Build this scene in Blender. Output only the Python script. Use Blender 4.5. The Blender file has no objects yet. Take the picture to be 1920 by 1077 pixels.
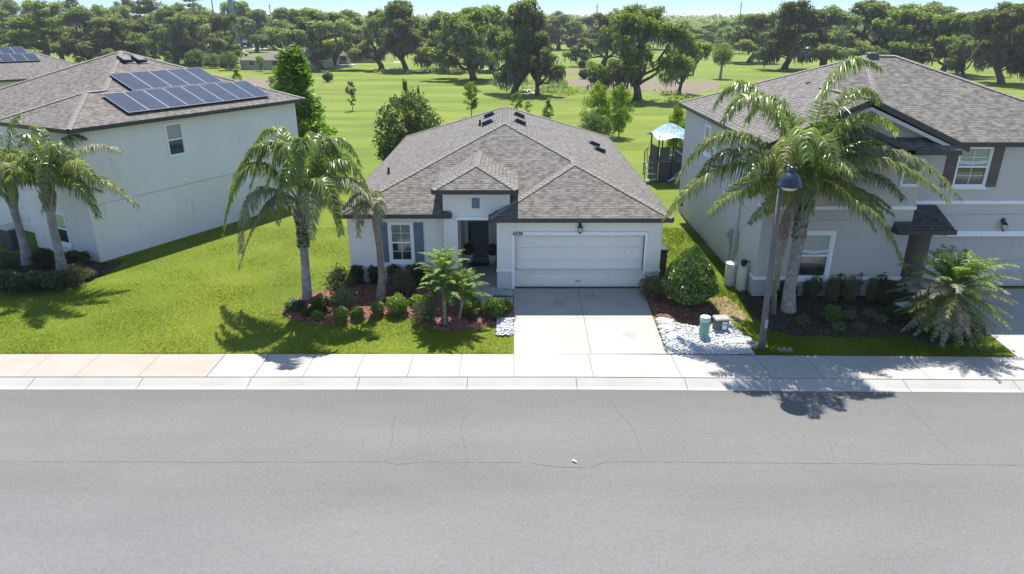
import bpy, bmesh, math, random
import numpy as np
from mathutils import Vector, Matrix

# ------------------------------------------------------------------ camera, sky, sun, exposure
scene = bpy.context.scene
COL = scene.collection
F, CAMH, PITCH = 1290.0, 10.15, math.radians(21.3)
cam_data = bpy.data.cameras.new('camera')
cam_data.sensor_width = 36.0
cam_data.lens = F / 1920 * 36
cam_data.clip_end = 6000
cam = bpy.data.objects.new('camera', cam_data)
cam.location = (0, 0, CAMH)
cam.rotation_euler = (math.pi / 2 - PITCH, 0, 0)
COL.objects.link(cam)
scene.camera = cam

SUN_EL, SUN_AZ = math.radians(62), math.radians(3)      # azimuth measured from +Y towards +X
world = bpy.data.worlds.new('World')
scene.world = world
world.use_nodes = True
wn = world.node_tree
bg = wn.nodes['Background']
sky = wn.nodes.new('ShaderNodeTexSky')
sky.sky_type = 'NISHITA'
sky.sun_disc = False
sky.sun_elevation = SUN_EL
sky.sun_rotation = SUN_AZ
sky.air_density = 0.7
sky.dust_density = 0.1
sky.ozone_density = 3.0
# thin blue band of clear air low over the horizon
_tc = wn.nodes.new('ShaderNodeTexCoord'); _sx = wn.nodes.new('ShaderNodeSeparateXYZ'); _rp = wn.nodes.new('ShaderNodeValToRGB'); _mx = wn.nodes.new('ShaderNodeMix')
_mx.data_type = 'RGBA'; _mx.blend_type = 'MULTIPLY'; _mx.inputs[0].default_value = 1.0
wn.links.new(_tc.outputs['Generated'], _sx.inputs[0]); wn.links.new(_sx.outputs[2], _rp.inputs[0])
_rp.color_ramp.elements[0].position = 0.02; _rp.color_ramp.elements[0].color = (0.19, 0.25, 0.345, 1)
_rp.color_ramp.elements[1].position = 0.30; _rp.color_ramp.elements[1].color = (1, 0.90, 0.765, 1)
wn.links.new(sky.outputs[0], _mx.inputs[6]); wn.links.new(_rp.outputs[0], _mx.inputs[7])
wn.links.new(_mx.outputs[2], bg.inputs[0])
bg.inputs[1].default_value = 0.15
sun_data = bpy.data.lights.new('sun', 'SUN')
sun_data.energy = 3.8
sun_data.angle = math.radians(0.5)
sun_data.color = (1.0, 0.955, 0.88)
sun = bpy.data.objects.new('sun', sun_data)
dvec = Vector((math.sin(SUN_AZ) * math.cos(SUN_EL), math.cos(SUN_AZ) * math.cos(SUN_EL), math.sin(SUN_EL)))
sun.rotation_euler = dvec.to_track_quat('Z', 'Y').to_euler()
sun.location = (0, 40, 60)
COL.objects.link(sun)
scene.view_settings.view_transform = 'Standard'
scene.view_settings.look = 'None'
scene.view_settings.exposure = 1.56
scene.view_settings.gamma = 1.0
scene.render.engine = 'CYCLES'
scene.cycles.max_bounces = 8
scene.cycles.transparent_max_bounces = 8
scene.cycles.use_denoising = True

# ------------------------------------------------------------------ pixel -> world helpers (photo is 1920 x 1077)
PAD = 0.45
def gz(y):
    if y <= 20.0: return 0.0
    if y >= 24.7: return PAD
    return PAD * (y - 20.0) / 4.7
def ray(px, py):
    u = (px - 960) / F; v = (538.5 - py) / F
    return (u, math.cos(PITCH) + v * math.sin(PITCH), -math.sin(PITCH) + v * math.cos(PITCH))
def atY(px, py, y):
    r = ray(px, py); t = y / r[1]
    return Vector((r[0] * t, y, CAMH + r[2] * t))
def atZ(px, py, z=0.0):
    r = ray(px, py); t = (z - CAMH) / r[2]
    return Vector((r[0] * t, r[1] * t, z))
def ground(px, py):
    z = PAD
    for _ in range(12):
        p = atZ(px, py, z); z = gz(p.y)
    return atZ(px, py, z)
def topz(py, y):
    return atY(960, py, y).z

# ------------------------------------------------------------------ tagging
def tag(o, label=None, cat=None, group=None, kind=None):
    if label: o['label'] = label
    if cat: o['category'] = cat
    if group: o['group'] = group
    if kind: o['kind'] = kind
    return o
def empty(name, loc=(0, 0, 0), rz=0.0):
    o = bpy.data.objects.new(name, None)
    o.empty_display_size = 0.3
    o.location = loc; o.rotation_euler = (0, 0, rz)
    COL.objects.link(o)
    return o
def thing(name, label, cat, loc=(0, 0, 0), rz=0.0, group=None):
    return tag(empty(name, loc, rz), label, cat, group)
def link_mesh(name, me, parent=None, loc=None, rot=None):
    o = bpy.data.objects.new(name, me)
    COL.objects.link(o)
    if parent is not None: o.parent = parent
    if loc is not None: o.location = loc
    if rot is not None: o.rotation_euler = rot
    return o
def children(o):
    return [c for c in bpy.data.objects if c.parent is o]
def copy_tree(o, parent=None):
    c = o.copy(); COL.objects.link(c)
    if parent is not None: c.parent = parent
    for ch in children(o): copy_tree(ch, c)
    return c

# ------------------------------------------------------------------ materials
MATS = {}
def N(nt, typ, **kw):
    n = nt.nodes.new(typ)
    for k, v in kw.items(): setattr(n, k, v)
    return n
def base_mat(name):
    m = bpy.data.materials.new(name); m.use_nodes = True
    nt = m.node_tree
    b = nt.nodes['Principled BSDF']
    MATS[name] = m
    return m, nt, b
def ramp(nt, fac, stops):
    r = N(nt, 'ShaderNodeValToRGB')
    e = r.color_ramp.elements
    while len(e) > 1: e.remove(e[-1])
    e[0].position = stops[0][0]; e[0].color = (*stops[0][1], 1)
    for p, c in stops[1:]:
        k = e.new(p); k.color = (*c, 1)
    nt.links.new(fac, r.inputs[0])
    return r.outputs[0]
def noise(nt, vec, scale, detail=4, rough=0.55, dist=0.0):
    n = N(nt, 'ShaderNodeTexNoise')
    n.inputs['Scale'].default_value = scale
    n.inputs['Detail'].default_value = detail
    n.inputs['Roughness'].default_value = rough
    n.inputs['Distortion'].default_value = dist
    if vec is not None: nt.links.new(vec, n.inputs['Vector'])
    return n.outputs[0]
def mixc(nt, fac, a, b, mode='MIX'):
    m = N(nt, 'ShaderNodeMix', data_type='RGBA', blend_type=mode)
    for i, v in ((0, fac), (6, a), (7, b)):
        if isinstance(v, (int, float)): m.inputs[i].default_value = v
        elif isinstance(v, tuple): m.inputs[i].default_value = (*v, 1)
        else: nt.links.new(v, m.inputs[i])
    return m.outputs[2]
def math_n(nt, op, a, b=0.0, clamp=False):
    m = N(nt, 'ShaderNodeMath', operation=op, use_clamp=clamp)
    for i, v in ((0, a), (1, b)):
        if isinstance(v, (int, float)): m.inputs[i].default_value = v
        else: nt.links.new(v, m.inputs[i])
    return m.outputs[0]
def mapping(nt, vec, scale=(1, 1, 1), loc=(0, 0, 0), rot=(0, 0, 0)):
    m = N(nt, 'ShaderNodeMapping')
    m.inputs['Scale'].default_value = scale
    m.inputs['Location'].default_value = loc
    m.inputs['Rotation'].default_value = rot
    nt.links.new(vec, m.inputs['Vector'])
    return m.outputs[0]
def bump(nt, b, height, strength=0.3, dist=0.02):
    bp = N(nt, 'ShaderNodeBump')
    bp.inputs['Strength'].default_value = strength
    bp.inputs['Distance'].default_value = dist
    nt.links.new(height, bp.inputs['Height'])
    nt.links.new(bp.outputs[0], b.inputs['Normal'])
def pos(nt):
    return N(nt, 'ShaderNodeNewGeometry').outputs['Position']
def objc(nt):
    return N(nt, 'ShaderNodeTexCoord').outputs['Object']

def simple(name, col, rough=0.6, var=0.12, scale=3.0, metal=0.0, spec=0.3, bmp=0.0, bscale=60, dirt=None):
    m, nt, b = base_mat(name)
    v = objc(nt)
    lo = tuple(max(0, c * (1 - var)) for c in col); hi = tuple(min(1, c * (1 + var)) for c in col)
    c = ramp(nt, noise(nt, v, scale, 5, 0.6), [(0.3, lo), (0.7, hi)])
    if dirt:
        f = ramp(nt, noise(nt, v, scale * 0.6, 6, 0.7, 0.4), [(0.52, (0, 0, 0)), (0.72, (1, 1, 1))])
        c = mixc(nt, math_n(nt, 'MULTIPLY', f, dirt[1]), c, dirt[0])
    nt.links.new(c, b.inputs['Base Color'])
    b.inputs['Roughness'].default_value = rough
    b.inputs['Metallic'].default_value = metal
    b.inputs['Specular IOR Level'].default_value = spec
    if bmp: bump(nt, b, noise(nt, v, bscale, 3), bmp, 0.01)
    return m

def stucco(name, col, stain=(0.35, 0.36, 0.33), amt=0.25):
    m, nt, b = base_mat(name)
    p = objc(nt)
    n1 = noise(nt, p, 0.45, 5, 0.6)
    n2 = noise(nt, p, 9, 4, 0.6)
    c = ramp(nt, n1, [(0.3, tuple(x * 0.93 for x in col)), (0.7, tuple(min(1, x * 1.03) for x in col))])
    c = mixc(nt, 0.10, c, ramp(nt, n2, [(0.3, (0.3, 0.3, 0.3)), (0.7, (1, 1, 1))]), 'MULTIPLY')
    st = noise(nt, mapping(nt, p, (1.5, 1.5, 0.22)), 1.6, 6, 0.7)
    f = ramp(nt, st, [(0.60, (0, 0, 0)), (0.76, (1, 1, 1))])
    c = mixc(nt, math_n(nt, 'MULTIPLY', f, amt), c, stain)
    nt.links.new(c, b.inputs['Base Color'])
    b.inputs['Roughness'].default_value = 0.9
    b.inputs['Specular IOR Level'].default_value = 0.15
    bump(nt, b, noise(nt, p, 45, 4, 0.7), 0.35, 0.012)
    return m

def shingle_mat(name, c1, c2, c3):
    m, nt, b = base_mat(name)
    uv = N(nt, 'ShaderNodeTexCoord').outputs['UV']
    sp = N(nt, 'ShaderNodeSeparateXYZ'); nt.links.new(uv, sp.inputs[0])
    vr = math_n(nt, 'DIVIDE', sp.outputs[1], 0.155)
    row = math_n(nt, 'FLOOR', vr); fr = math_n(nt, 'FRACT', vr)
    def rowvec(su, off):
        cb = N(nt, 'ShaderNodeCombineXYZ')
        nt.links.new(math_n(nt, 'ADD', math_n(nt, 'MULTIPLY', sp.outputs[0], su), off), cb.inputs[0])
        nt.links.new(math_n(nt, 'MULTIPLY', row, 7.31), cb.inputs[1]); return cb.outputs[0]
    c = ramp(nt, noise(nt, rowvec(3.6, 0.0), 1.0, 2, 0.5), [(0.34, c1), (0.5, c2), (0.66, c3)])
    g = noise(nt, uv, 55, 3, 0.7)
    c = mixc(nt, 0.3, c, ramp(nt, g, [(0.3, (0.5, 0.5, 0.5)), (0.7, (1, 1, 1))]), 'MULTIPLY')
    big = noise(nt, uv, 0.35, 5, 0.6)
    c = mixc(nt, 0.5, c, ramp(nt, big, [(0.3, (0.82, 0.82, 0.83)), (0.7, (1, 1, 1))]), 'MULTIPLY')
    ln = ramp(nt, fr, [(0.0, (1, 1, 1)), (0.20, (1, 1, 1)), (0.30, (0, 0, 0))])
    md = ramp(nt, noise(nt, rowvec(3.9, 31.0), 1.0, 2, 0.5), [(0.40, (.12, .12, .12)), (0.56, (.85, .85, .85))])
    c = mixc(nt, math_n(nt, 'MULTIPLY', ln, md), c, tuple(x * 0.30 for x in c1))
    nt.links.new(c, b.inputs['Base Color'])
    b.inputs['Roughness'].default_value = 0.92
    b.inputs['Specular IOR Level'].default_value = 0.2
    hgt = math_n(nt, 'ADD', math_n(nt, 'MULTIPLY', g, 0.3), fr)
    bump(nt, b, hgt, 0.6, 0.012)
    return m

def leaf_mat(name, dark, mid, light, trans=0.35, rough=0.45, spec=0.35, scale=0.6, tcol=None, obj_var=0.3):
    m, nt, b = base_mat(name)
    gi = N(nt, 'ShaderNodeNewGeometry')
    oi = N(nt, 'ShaderNodeObjectInfo')
    c = ramp(nt, gi.outputs['Random Per Island'], [(0.0, dark), (0.5, mid), (1.0, light)])
    n = noise(nt, N(nt, 'ShaderNodeTexCoord').outputs['Object'], scale, 3)
    c = mixc(nt, 0.45, c, ramp(nt, n, [(0.32, dark), (0.55, mid), (0.72, light)]))
    hs = N(nt, 'ShaderNodeHueSaturation')
    mr = N(nt, 'ShaderNodeMapRange')
    mr.inputs[3].default_value = 1 - obj_var; mr.inputs[4].default_value = 1 + obj_var
    nt.links.new(oi.outputs['Random'], mr.inputs[0])
    nt.links.new(mr.outputs[0], hs.inputs['Value'])
    nt.links.new(c, hs.inputs['Color'])
    c = hs.outputs[0]
    nt.links.new(c, b.inputs['Base Color'])
    b.inputs['Roughness'].default_value = rough
    b.inputs['Specular IOR Level'].default_value = spec
    tr = N(nt, 'ShaderNodeBsdfTranslucent')
    tc = mixc(nt, 1.0, c, tcol or (1.0, 1.25, 0.45), 'MULTIPLY')
    nt.links.new(tc, tr.inputs[0])
    mx = N(nt, 'ShaderNodeMixShader')
    mx.inputs[0].default_value = trans
    nt.links.new(b.outputs[0], mx.inputs[1]); nt.links.new(tr.outputs[0], mx.inputs[2])
    nt.links.new(mx.outputs[0], nt.nodes['Material Output'].inputs[0])
    return m

def grass_mat():
    m, nt, b = base_mat('lawn_grass')
    p = pos(nt)
    sep = N(nt, 'ShaderNodeSeparateXYZ'); nt.links.new(p, sep.inputs[0])
    big = noise(nt, p, 0.16, 5, 0.6, 0.6)
    mid = noise(nt, mapping(nt, p, (1, 1, 1)), 1.1, 6, 0.65)
    fine = noise(nt, p, 14, 6, 0.75)
    c = ramp(nt, big, [(0.28, (0.068, 0.106, 0.005)), (0.5, (0.110, 0.146, 0.006)), (0.72, (0.158, 0.178, 0.010))])
    c = mixc(nt, 0.35, c, ramp(nt, mid, [(0.30, (0.060, 0.098, 0.008)), (0.72, (0.150, 0.170, 0.022))]))
    # mown field: broad bands with drifting yellow and darker streaks
    st = noise(nt, mapping(nt, p, (0.35, 1.6, 1)), 0.10, 6, 0.62, 0.8)
    field = ramp(nt, st, [(0.32, (0.055, 0.086, 0.008)), (0.46, (0.100, 0.140, 0.011)), (0.6, (0.142, 0.180, 0.016)), (0.72, (0.180, 0.172, 0.045))])
    far = N(nt, 'ShaderNodeMapRange'); far.inputs[1].default_value = 34; far.inputs[2].default_value = 55
    nt.links.new(sep.outputs[1], far.inputs[0])
    c = mixc(nt, math_n(nt, 'MULTIPLY', far.outputs[0], 0.75), c, field)
    dry = ramp(nt, noise(nt, p, 0.55, 6, 0.75, 0.3), [(0.66, (0, 0, 0)), (0.80, (1, 1, 1))])
    c = mixc(nt, math_n(nt, 'MULTIPLY', dry, 0.6), c, (0.24, 0.21, 0.07))
    c = mixc(nt, 0.45, c, ramp(nt, fine, [(0.33, (0.35, 0.4, 0.32)), (0.62, (1.1, 1.1, 1.1))]), 'MULTIPLY')
    nt.links.new(c, b.inputs['Base Color'])
    b.inputs['Roughness'].default_value = 0.85
    b.inputs['Specular IOR Level'].default_value = 0.15
    bump(nt, b, fine, 0.6, 0.03)
    return m

def asphalt_mat():
    m, nt, b = base_mat('asphalt')
    p = pos(nt)
    sep = N(nt, 'ShaderNodeSeparateXYZ'); nt.links.new(p, sep.inputs[0])
    c = ramp(nt, noise(nt, mapping(nt, p, (0.35, 1.2, 1)), 0.5, 5, 0.6), [(0.3, (0.122, 0.120, 0.118)), (0.7, (0.141, 0.139, 0.136))])
    # paving strips: the far lane a little browner, tyre-polished bands
    band = ramp(nt, math_n(nt, 'ADD', math_n(nt, 'MULTIPLY', sep.outputs[1], 0.05), math_n(nt, 'MULTIPLY', noise(nt, p, 0.25, 3), 0.03)),
                [(0.50, (1.06, 1.06, 1.07)), (0.62, (1.04, 1.04, 1.05)), (0.68, (0.93, 0.93, 0.935)), (0.72, (0.97, 0.97, 0.965)), (0.80, (1.0, 0.995, 0.985)), (0.86, (0.92, 0.91, 0.895)), (0.9, (0.87, 0.86, 0.84))])
    c = mixc(nt, 1.0, c, band, 'MULTIPLY')
    ag = N(nt, 'ShaderNodeTexVoronoi'); ag.inputs['Scale'].default_value = 38
    nt.links.new(p, ag.inputs['Vector'])
    sp = ramp(nt, ag.outputs['Distance'], [(0.05, (1.35, 1.34, 1.3)), (0.35, (1.0, 1.0, 1.0)), (0.8, (0.62, 0.62, 0.63))])
    c = mixc(nt, 0.30, c, sp, 'MULTIPLY')
    c = mixc(nt, 0.5, c, ramp(nt, noise(nt, p, 11, 5, 0.75), [(0.3, (0.72, 0.72, 0.72)), (0.7, (1.22, 1.22, 1.22))]), 'MULTIPLY')
    stn = ramp(nt, noise(nt, p, 0.8, 6, 0.7, 0.5), [(0.68, (0, 0, 0)), (0.8, (1, 1, 1))])
    c = mixc(nt, math_n(nt, 'MULTIPLY', stn, 0.18), c, (0.10, 0.075, 0.05))
    nt.links.new(c, b.inputs['Base Color'])
    b.inputs['Roughness'].default_value = 0.9
    b.inputs['Specular IOR Level'].default_value = 0.25
    bump(nt, b, noise(nt, p, 50, 3, 0.8), 0.5, 0.008)
    return m

def concrete_mat(name, col, stain=(0.13, 0.12, 0.11), amt=0.25, spots=()):
    m, nt, b = base_mat(name)
    p = pos(nt)
    c = ramp(nt, noise(nt, p, 0.7, 6, 0.65), [(0.3, tuple(x * 0.90 for x in col)), (0.7, tuple(x * 1.06 for x in col))])
    c = mixc(nt, 0.3, c, ramp(nt, noise(nt, p, 30, 4, 0.7), [(0.3, (0.75, 0.75, 0.75)), (0.7, (1.1, 1.1, 1.1))]), 'MULTIPLY')
    f = ramp(nt, noise(nt, mapping(nt, p, (1, 1, 1), (7, 3, 0)), 0.9, 7, 0.72, 0.6), [(0.60, (0, 0, 0)), (0.80, (1, 1, 1))])
    c = mixc(nt, math_n(nt, 'MULTIPLY', f, amt), c, stain)
    for (x, y, r, a) in spots:
        d = N(nt, 'ShaderNodeVectorMath', operation='DISTANCE')
        wob = N(nt, 'ShaderNodeVectorMath', operation='ADD')
        nz = N(nt, 'ShaderNodeTexNoise'); nz.inputs['Scale'].default_value = 3.0
        nt.links.new(p, nz.inputs['Vector'])
        sc = N(nt, 'ShaderNodeVectorMath', operation='SCALE'); sc.inputs['Scale'].default_value = 0.35
        nt.links.new(nz.outputs['Color'], sc.inputs[0])
        nt.links.new(p, wob.inputs[0]); nt.links.new(sc.outputs[0], wob.inputs[1])
        nt.links.new(wob.outputs[0], d.inputs[0]); d.inputs[1].default_value = (x + 0.17, y + 0.17, gz(y) + 0.2)
        k = N(nt, 'ShaderNodeMapRange'); k.inputs[1].default_value = r; k.inputs[2].default_value = r * 0.35
        nt.links.new(d.outputs['Value'], k.inputs[0])
        c = mixc(nt, math_n(nt, 'MULTIPLY', k.outputs[0], a), c, stain)
    nt.links.new(c, b.inputs['Base Color'])
    b.inputs['Roughness'].default_value = 0.85
    b.inputs['Specular IOR Level'].default_value = 0.2
    bump(nt, b, noise(nt, p, 70, 3, 0.7), 0.25, 0.006)
    return m

def mulch_mat(name, a, b_, c_):
    m, nt, b = base_mat(name)
    p = pos(nt)
    v = N(nt, 'ShaderNodeTexVoronoi'); v.inputs['Scale'].default_value = 16
    nt.links.new(mapping(nt, p, (1, 1.6, 1)), v.inputs['Vector'])
    sx = N(nt, 'ShaderNodeSeparateXYZ'); nt.links.new(v.outputs['Color'], sx.inputs[0])
    c = ramp(nt, sx.outputs[0], [(0.0, a), (0.5, b_), (1.0, c_)])
    c = mixc(nt, 0.5, c, ramp(nt, noise(nt, p, 1.2, 6, 0.7), [(0.35, (0.55, 0.55, 0.55)), (0.65, (1.1, 1.1, 1.1))]), 'MULTIPLY')
    nt.links.new(c, b.inputs['Base Color'])
    b.inputs['Roughness'].default_value = 0.95
    b.inputs['Specular IOR Level'].default_value = 0.1
    bump(nt, b, noise(nt, p, 18, 5, 0.8), 1.0, 0.04)
    return m

def glass_mat(name, col=(0.03, 0.04, 0.045), rough=0.04, blind_reflection=None):
    m, nt, b = base_mat(name)
    p = objc(nt)
    c = ramp(nt, noise(nt, p, 1.3, 4, 0.6), [(0.35, tuple(x * 0.6 for x in col)), (0.65, tuple(x * 1.5 for x in col))])
    if blind_reflection:
        w = N(nt, 'ShaderNodeTexWave', wave_type='BANDS', bands_direction='Z')
        w.inputs['Scale'].default_value = 3.2; w.inputs['Distortion'].default_value = 0.0
        nt.links.new(p, w.inputs['Vector'])
        c = mixc(nt, w.outputs['Fac'], tuple(x * 0.9 for x in blind_reflection), blind_reflection)
    nt.links.new(c, b.inputs['Base Color'])
    b.inputs['Roughness'].default_value = rough
    b.inputs['Specular IOR Level'].default_value = 0.8
    b.inputs['Coat Weight'].default_value = 0.6
    b.inputs['Coat Roughness'].default_value = 0.02
    return m

M_GRASS = grass_mat()
M_ASPH = asphalt_mat()
M_CRACK = simple('crack_filler', (0.080, 0.079, 0.077), 0.9, 0.3)
M_WALK = concrete_mat('sidewalk_concrete', (0.318, 0.304, 0.284), amt=0.12)
M_WALK_OLD = concrete_mat('sidewalk_concrete_tan', (0.300, 0.262, 0.228), amt=0.25)
M_CURB = concrete_mat('curb_concrete', (0.305, 0.296, 0.280), amt=0.22)
M_DRIVE = concrete_mat('driveway_concrete', (0.330, 0.314, 0.290), amt=0.3, spots=[(3.98, 21.2, 0.38, 0.3), (3.5, 20.75, 0.18, 0.22), (1.72, 23.5, 0.3, 0.3), (4.1, 23.4, 0.3, 0.2), (3.0, 24.1, 0.3, 0.25)])
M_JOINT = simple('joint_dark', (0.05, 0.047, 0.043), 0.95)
M_MULCH = mulch_mat('red_mulch', (0.085, 0.034, 0.024), (0.21, 0.095, 0.068), (0.34, 0.19, 0.145))
M_MULCH_DK = mulch_mat('dark_mulch', (0.020, 0.017, 0.014), (0.055, 0.046, 0.038), (0.115, 0.095, 0.075))
M_STRAW = mulch_mat('dry_thatch', (0.14, 0.11, 0.04), (0.22, 0.17, 0.09), (0.30, 0.24, 0.15))
M_DIRT = mulch_mat('bare_dirt', (0.11, 0.095, 0.065), (0.165, 0.135, 0.10), (0.22, 0.18, 0.14))
M_GRAVELBED = mulch_mat('white_gravel_bed', (0.12, 0.12, 0.12), (0.26, 0.26, 0.26), (0.42, 0.42, 0.42))
M_STONE = simple('white_stone', (0.44, 0.44, 0.44), 0.8, 0.2, 8, bmp=0.2)
M_ROCKGREY = simple('grey_stone', (0.30, 0.30, 0.31), 0.85, 0.25, 3, bmp=0.4)
M_SHINGLE = shingle_mat('roof_shingle', (0.094, 0.086, 0.078), (0.146, 0.134, 0.122), (0.190, 0.176, 0.161))
M_SHINGLE_L = shingle_mat('roof_shingle_brown', (0.106, 0.094, 0.085), (0.156, 0.139, 0.127), (0.202, 0.182, 0.167))
M_CAP = simple('ridge_cap_shingle', (0.178, 0.164, 0.150), 0.92, 0.25, 7, bmp=0.5, bscale=40)
M_FASCIA = simple('fascia_dark_bronze', (0.042, 0.037, 0.036), 0.45, 0.08, spec=0.4)
M_SOFFIT = simple('soffit_white', (0.60, 0.60, 0.59), 0.7, 0.04)
M_WALL = stucco('stucco_offwhite', (0.74, 0.70, 0.66), amt=0.12)
M_WALL_LOW = stucco('stucco_grey_base', (0.57, 0.565, 0.575), amt=0.15)
M_WALL_L = stucco('stucco_white_mildew', (0.72, 0.67, 0.64), (0.38, 0.40, 0.31), amt=0.6)
M_WALL_R = stucco('stucco_taupe', (0.50, 0.455, 0.43), amt=0.12)
M_WALL_RS = stucco('stucco_taupe_side', (0.53, 0.495, 0.48), amt=0.12)
M_WALL_RB = stucco('stucco_lilac_base', (0.40, 0.39, 0.40), amt=0.12)
M_WALL_FAR = stucco('stucco_tan', (0.42, 0.37, 0.29), amt=0.1)
M_TRIM = simple('white_trim', (0.74, 0.74, 0.74), 0.6, 0.03)
M_WHITE = simple('white_vinyl', (0.78, 0.78, 0.78), 0.4, 0.03)
M_SHUT = simple('blue_grey_shutter', (0.135, 0.165, 0.215), 0.6, 0.06)
M_SHUT_R = simple('brown_grey_shutter', (0.115, 0.095, 0.088), 0.6, 0.08)
M_DOOR = simple('slate_door', (0.13, 0.145, 0.17), 0.5, 0.06)
M_GDOOR = simple('garage_door_cream', (0.70, 0.665, 0.62), 0.55, 0.03, 1.0, bmp=0.08, bscale=200)
M_GDOOR_R = simple('garage_door_taupe', (0.45, 0.42, 0.405), 0.6, 0.03, 1.0, bmp=0.08, bscale=200)
M_BLACK = simple('black_metal', (0.015, 0.015, 0.017), 0.4, 0.1, metal=0.3, spec=0.5)
M_DKGREY = simple('dark_grey_plastic', (0.045, 0.048, 0.052), 0.6, 0.1)
M_GLASS = glass_mat('window_glass_dark', (0.03, 0.038, 0.04))
M_GLASS_UP = glass_mat('window_glass_blind_reflection', (0.17, 0.19, 0.19), 0.08, (0.28, 0.31, 0.31))  # pale tone paints a bright reflection into the upper pane, with blind stripes
M_GLASS_TEAL = glass_mat('window_glass_teal', (0.08, 0.13, 0.14))
M_CURTAIN = simple('white_curtain', (0.55, 0.56, 0.56), 0.8, 0.1, 6)
M_SOLAR = simple('solar_cell', (0.014, 0.018, 0.032), 0.16, 0.25, 1.5, metal=0.0, spec=0.5)
M_ALU = simple('aluminium_frame', (0.10, 0.105, 0.12), 0.5, 0.05, metal=0.3)
M_POLE = simple('lamp_pole_grey', (0.125, 0.118, 0.112), 0.7, 0.12, 2.0, bmp=0.2, dirt=((0.2, 0.19, 0.18), 0.3))
M_LAMP = simple('lamp_navy_enamel', (0.012, 0.020, 0.036), 0.3, 0.1, spec=0.6)
M_LENS = simple('lamp_lens', (0.6, 0.6, 0.58), 0.3, 0.05)
M_GREENP = simple('pedestal_green', (0.20, 0.36, 0.25), 0.55, 0.08)
M_GREENT = simple('transformer_green_grey', (0.12, 0.14, 0.115), 0.6, 0.15)
M_UTIL = simple('utility_box_grey', (0.36, 0.36, 0.36), 0.5, 0.08)
M_TANK = simple('beige_tank', (0.56, 0.54, 0.48), 0.5, 0.06)
M_BARK = simple('oak_bark', (0.085, 0.072, 0.062), 0.95, 0.4, 2.5, bmp=0.8, bscale=12)
M_BARKL = simple('light_bark', (0.15, 0.125, 0.10), 0.95, 0.35, 4, bmp=0.6, bscale=20)
M_PALMBARK = simple('palm_trunk_grey', (0.25, 0.225, 0.20), 0.95, 0.4, 5.0, bmp=0.7, bscale=18)
M_PALMBARK_B = simple('palm_trunk_brown', (0.21, 0.165, 0.13), 0.95, 0.4, 6.0, bmp=0.7, bscale=18)
M_BOOT = simple('palm_boot', (0.23, 0.20, 0.155), 0.9, 0.4, 6.0, bmp=0.6)
M_RACHIS = simple('frond_stem', (0.17, 0.20, 0.07), 0.6, 0.2)
M_RACHIS_D = simple('frond_stem_dry', (0.22, 0.17, 0.12), 0.8, 0.2)
M_STEM = simple('shrub_stem', (0.09, 0.065, 0.045), 0.9, 0.2)
L_OAK = leaf_mat('oak_leaves', (0.105, 0.125, 0.042), (0.180, 0.205, 0.078), (0.270, 0.290, 0.135), 0.55, spec=0.2, scale=0.35)
L_OAKB = leaf_mat('oak_leaves_bright', (0.110, 0.140, 0.030), (0.190, 0.230, 0.056), (0.300, 0.335, 0.105), 0.55, spec=0.2, scale=0.35)
L_MOSS = leaf_mat('spanish_moss', (0.110, 0.125, 0.088), (0.170, 0.188, 0.136), (0.240, 0.256, 0.190), 0.35, rough=0.9, spec=0.05, scale=0.5, tcol=(1, 1.05, 0.8))
L_FOREST = leaf_mat('forest_leaves', (0.120, 0.138, 0.056), (0.200, 0.216, 0.100), (0.280, 0.292, 0.155), 0.55, spec=0.15, scale=0.25)
L_YOUNG = leaf_mat('young_tree_leaves', (0.075, 0.120, 0.010), (0.160, 0.220, 0.018), (0.290, 0.340, 0.045), 0.5, spec=0.25, scale=1.2)
L_CYP = leaf_mat('cypress_leaves', (0.050, 0.105, 0.006), (0.115, 0.195, 0.012), (0.220, 0.310, 0.034), 0.45, spec=0.2, scale=0.7)
L_WAX = leaf_mat('bushy_leaves', (0.055, 0.085, 0.022), (0.115, 0.155, 0.046), (0.210, 0.250, 0.100), 0.45, spec=0.3, scale=1.2)
L_DARK = leaf_mat('dark_shrub_leaves', (0.022, 0.042, 0.012), (0.048, 0.082, 0.024), (0.090, 0.135, 0.042), 0.35, spec=0.4, scale=5)
L_BRIGHT = leaf_mat('bright_shrub_leaves', (0.060, 0.105, 0.014), (0.130, 0.195, 0.030), (0.230, 0.300, 0.065), 0.4, spec=0.35, scale=5)
L_LIME = leaf_mat('lime_shrub_leaves', (0.090, 0.150, 0.010), (0.200, 0.280, 0.015), (0.380, 0.420, 0.030), 0.4, spec=0.3, scale=5)
L_GREYG = leaf_mat('grey_green_leaves', (0.075, 0.092, 0.045), (0.150, 0.172, 0.090), (0.250, 0.265, 0.160), 0.4, spec=0.2, scale=5)
L_MAROON = leaf_mat('dull_maroon_leaves', (0.050, 0.052, 0.030), (0.110, 0.112, 0.062), (0.220, 0.200, 0.130), 0.4, spec=0.2, scale=5)
L_GLOSS = leaf_mat('glossy_round_leaves', (0.045, 0.095, 0.012), (0.120, 0.190, 0.028), (0.270, 0.350, 0.095), 0.35, rough=0.28, spec=0.7, scale=2)
L_PALM = leaf_mat('palm_green', (0.085, 0.120, 0.024), (0.165, 0.210, 0.048), (0.290, 0.330, 0.115), 0.5, rough=0.32, spec=0.5, scale=1.5, obj_var=0.2)
L_PALMY = leaf_mat('palm_yellowing', (0.125, 0.155, 0.030), (0.220, 0.245, 0.065), (0.350, 0.350, 0.140), 0.55, rough=0.45, spec=0.35, scale=1.5, obj_var=0.15)
L_PALMG = leaf_mat('palm_faded', (0.160, 0.165, 0.090), (0.260, 0.262, 0.165), (0.390, 0.380, 0.280), 0.45, rough=0.5, spec=0.35, scale=1.5, obj_var=0.12)
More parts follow.
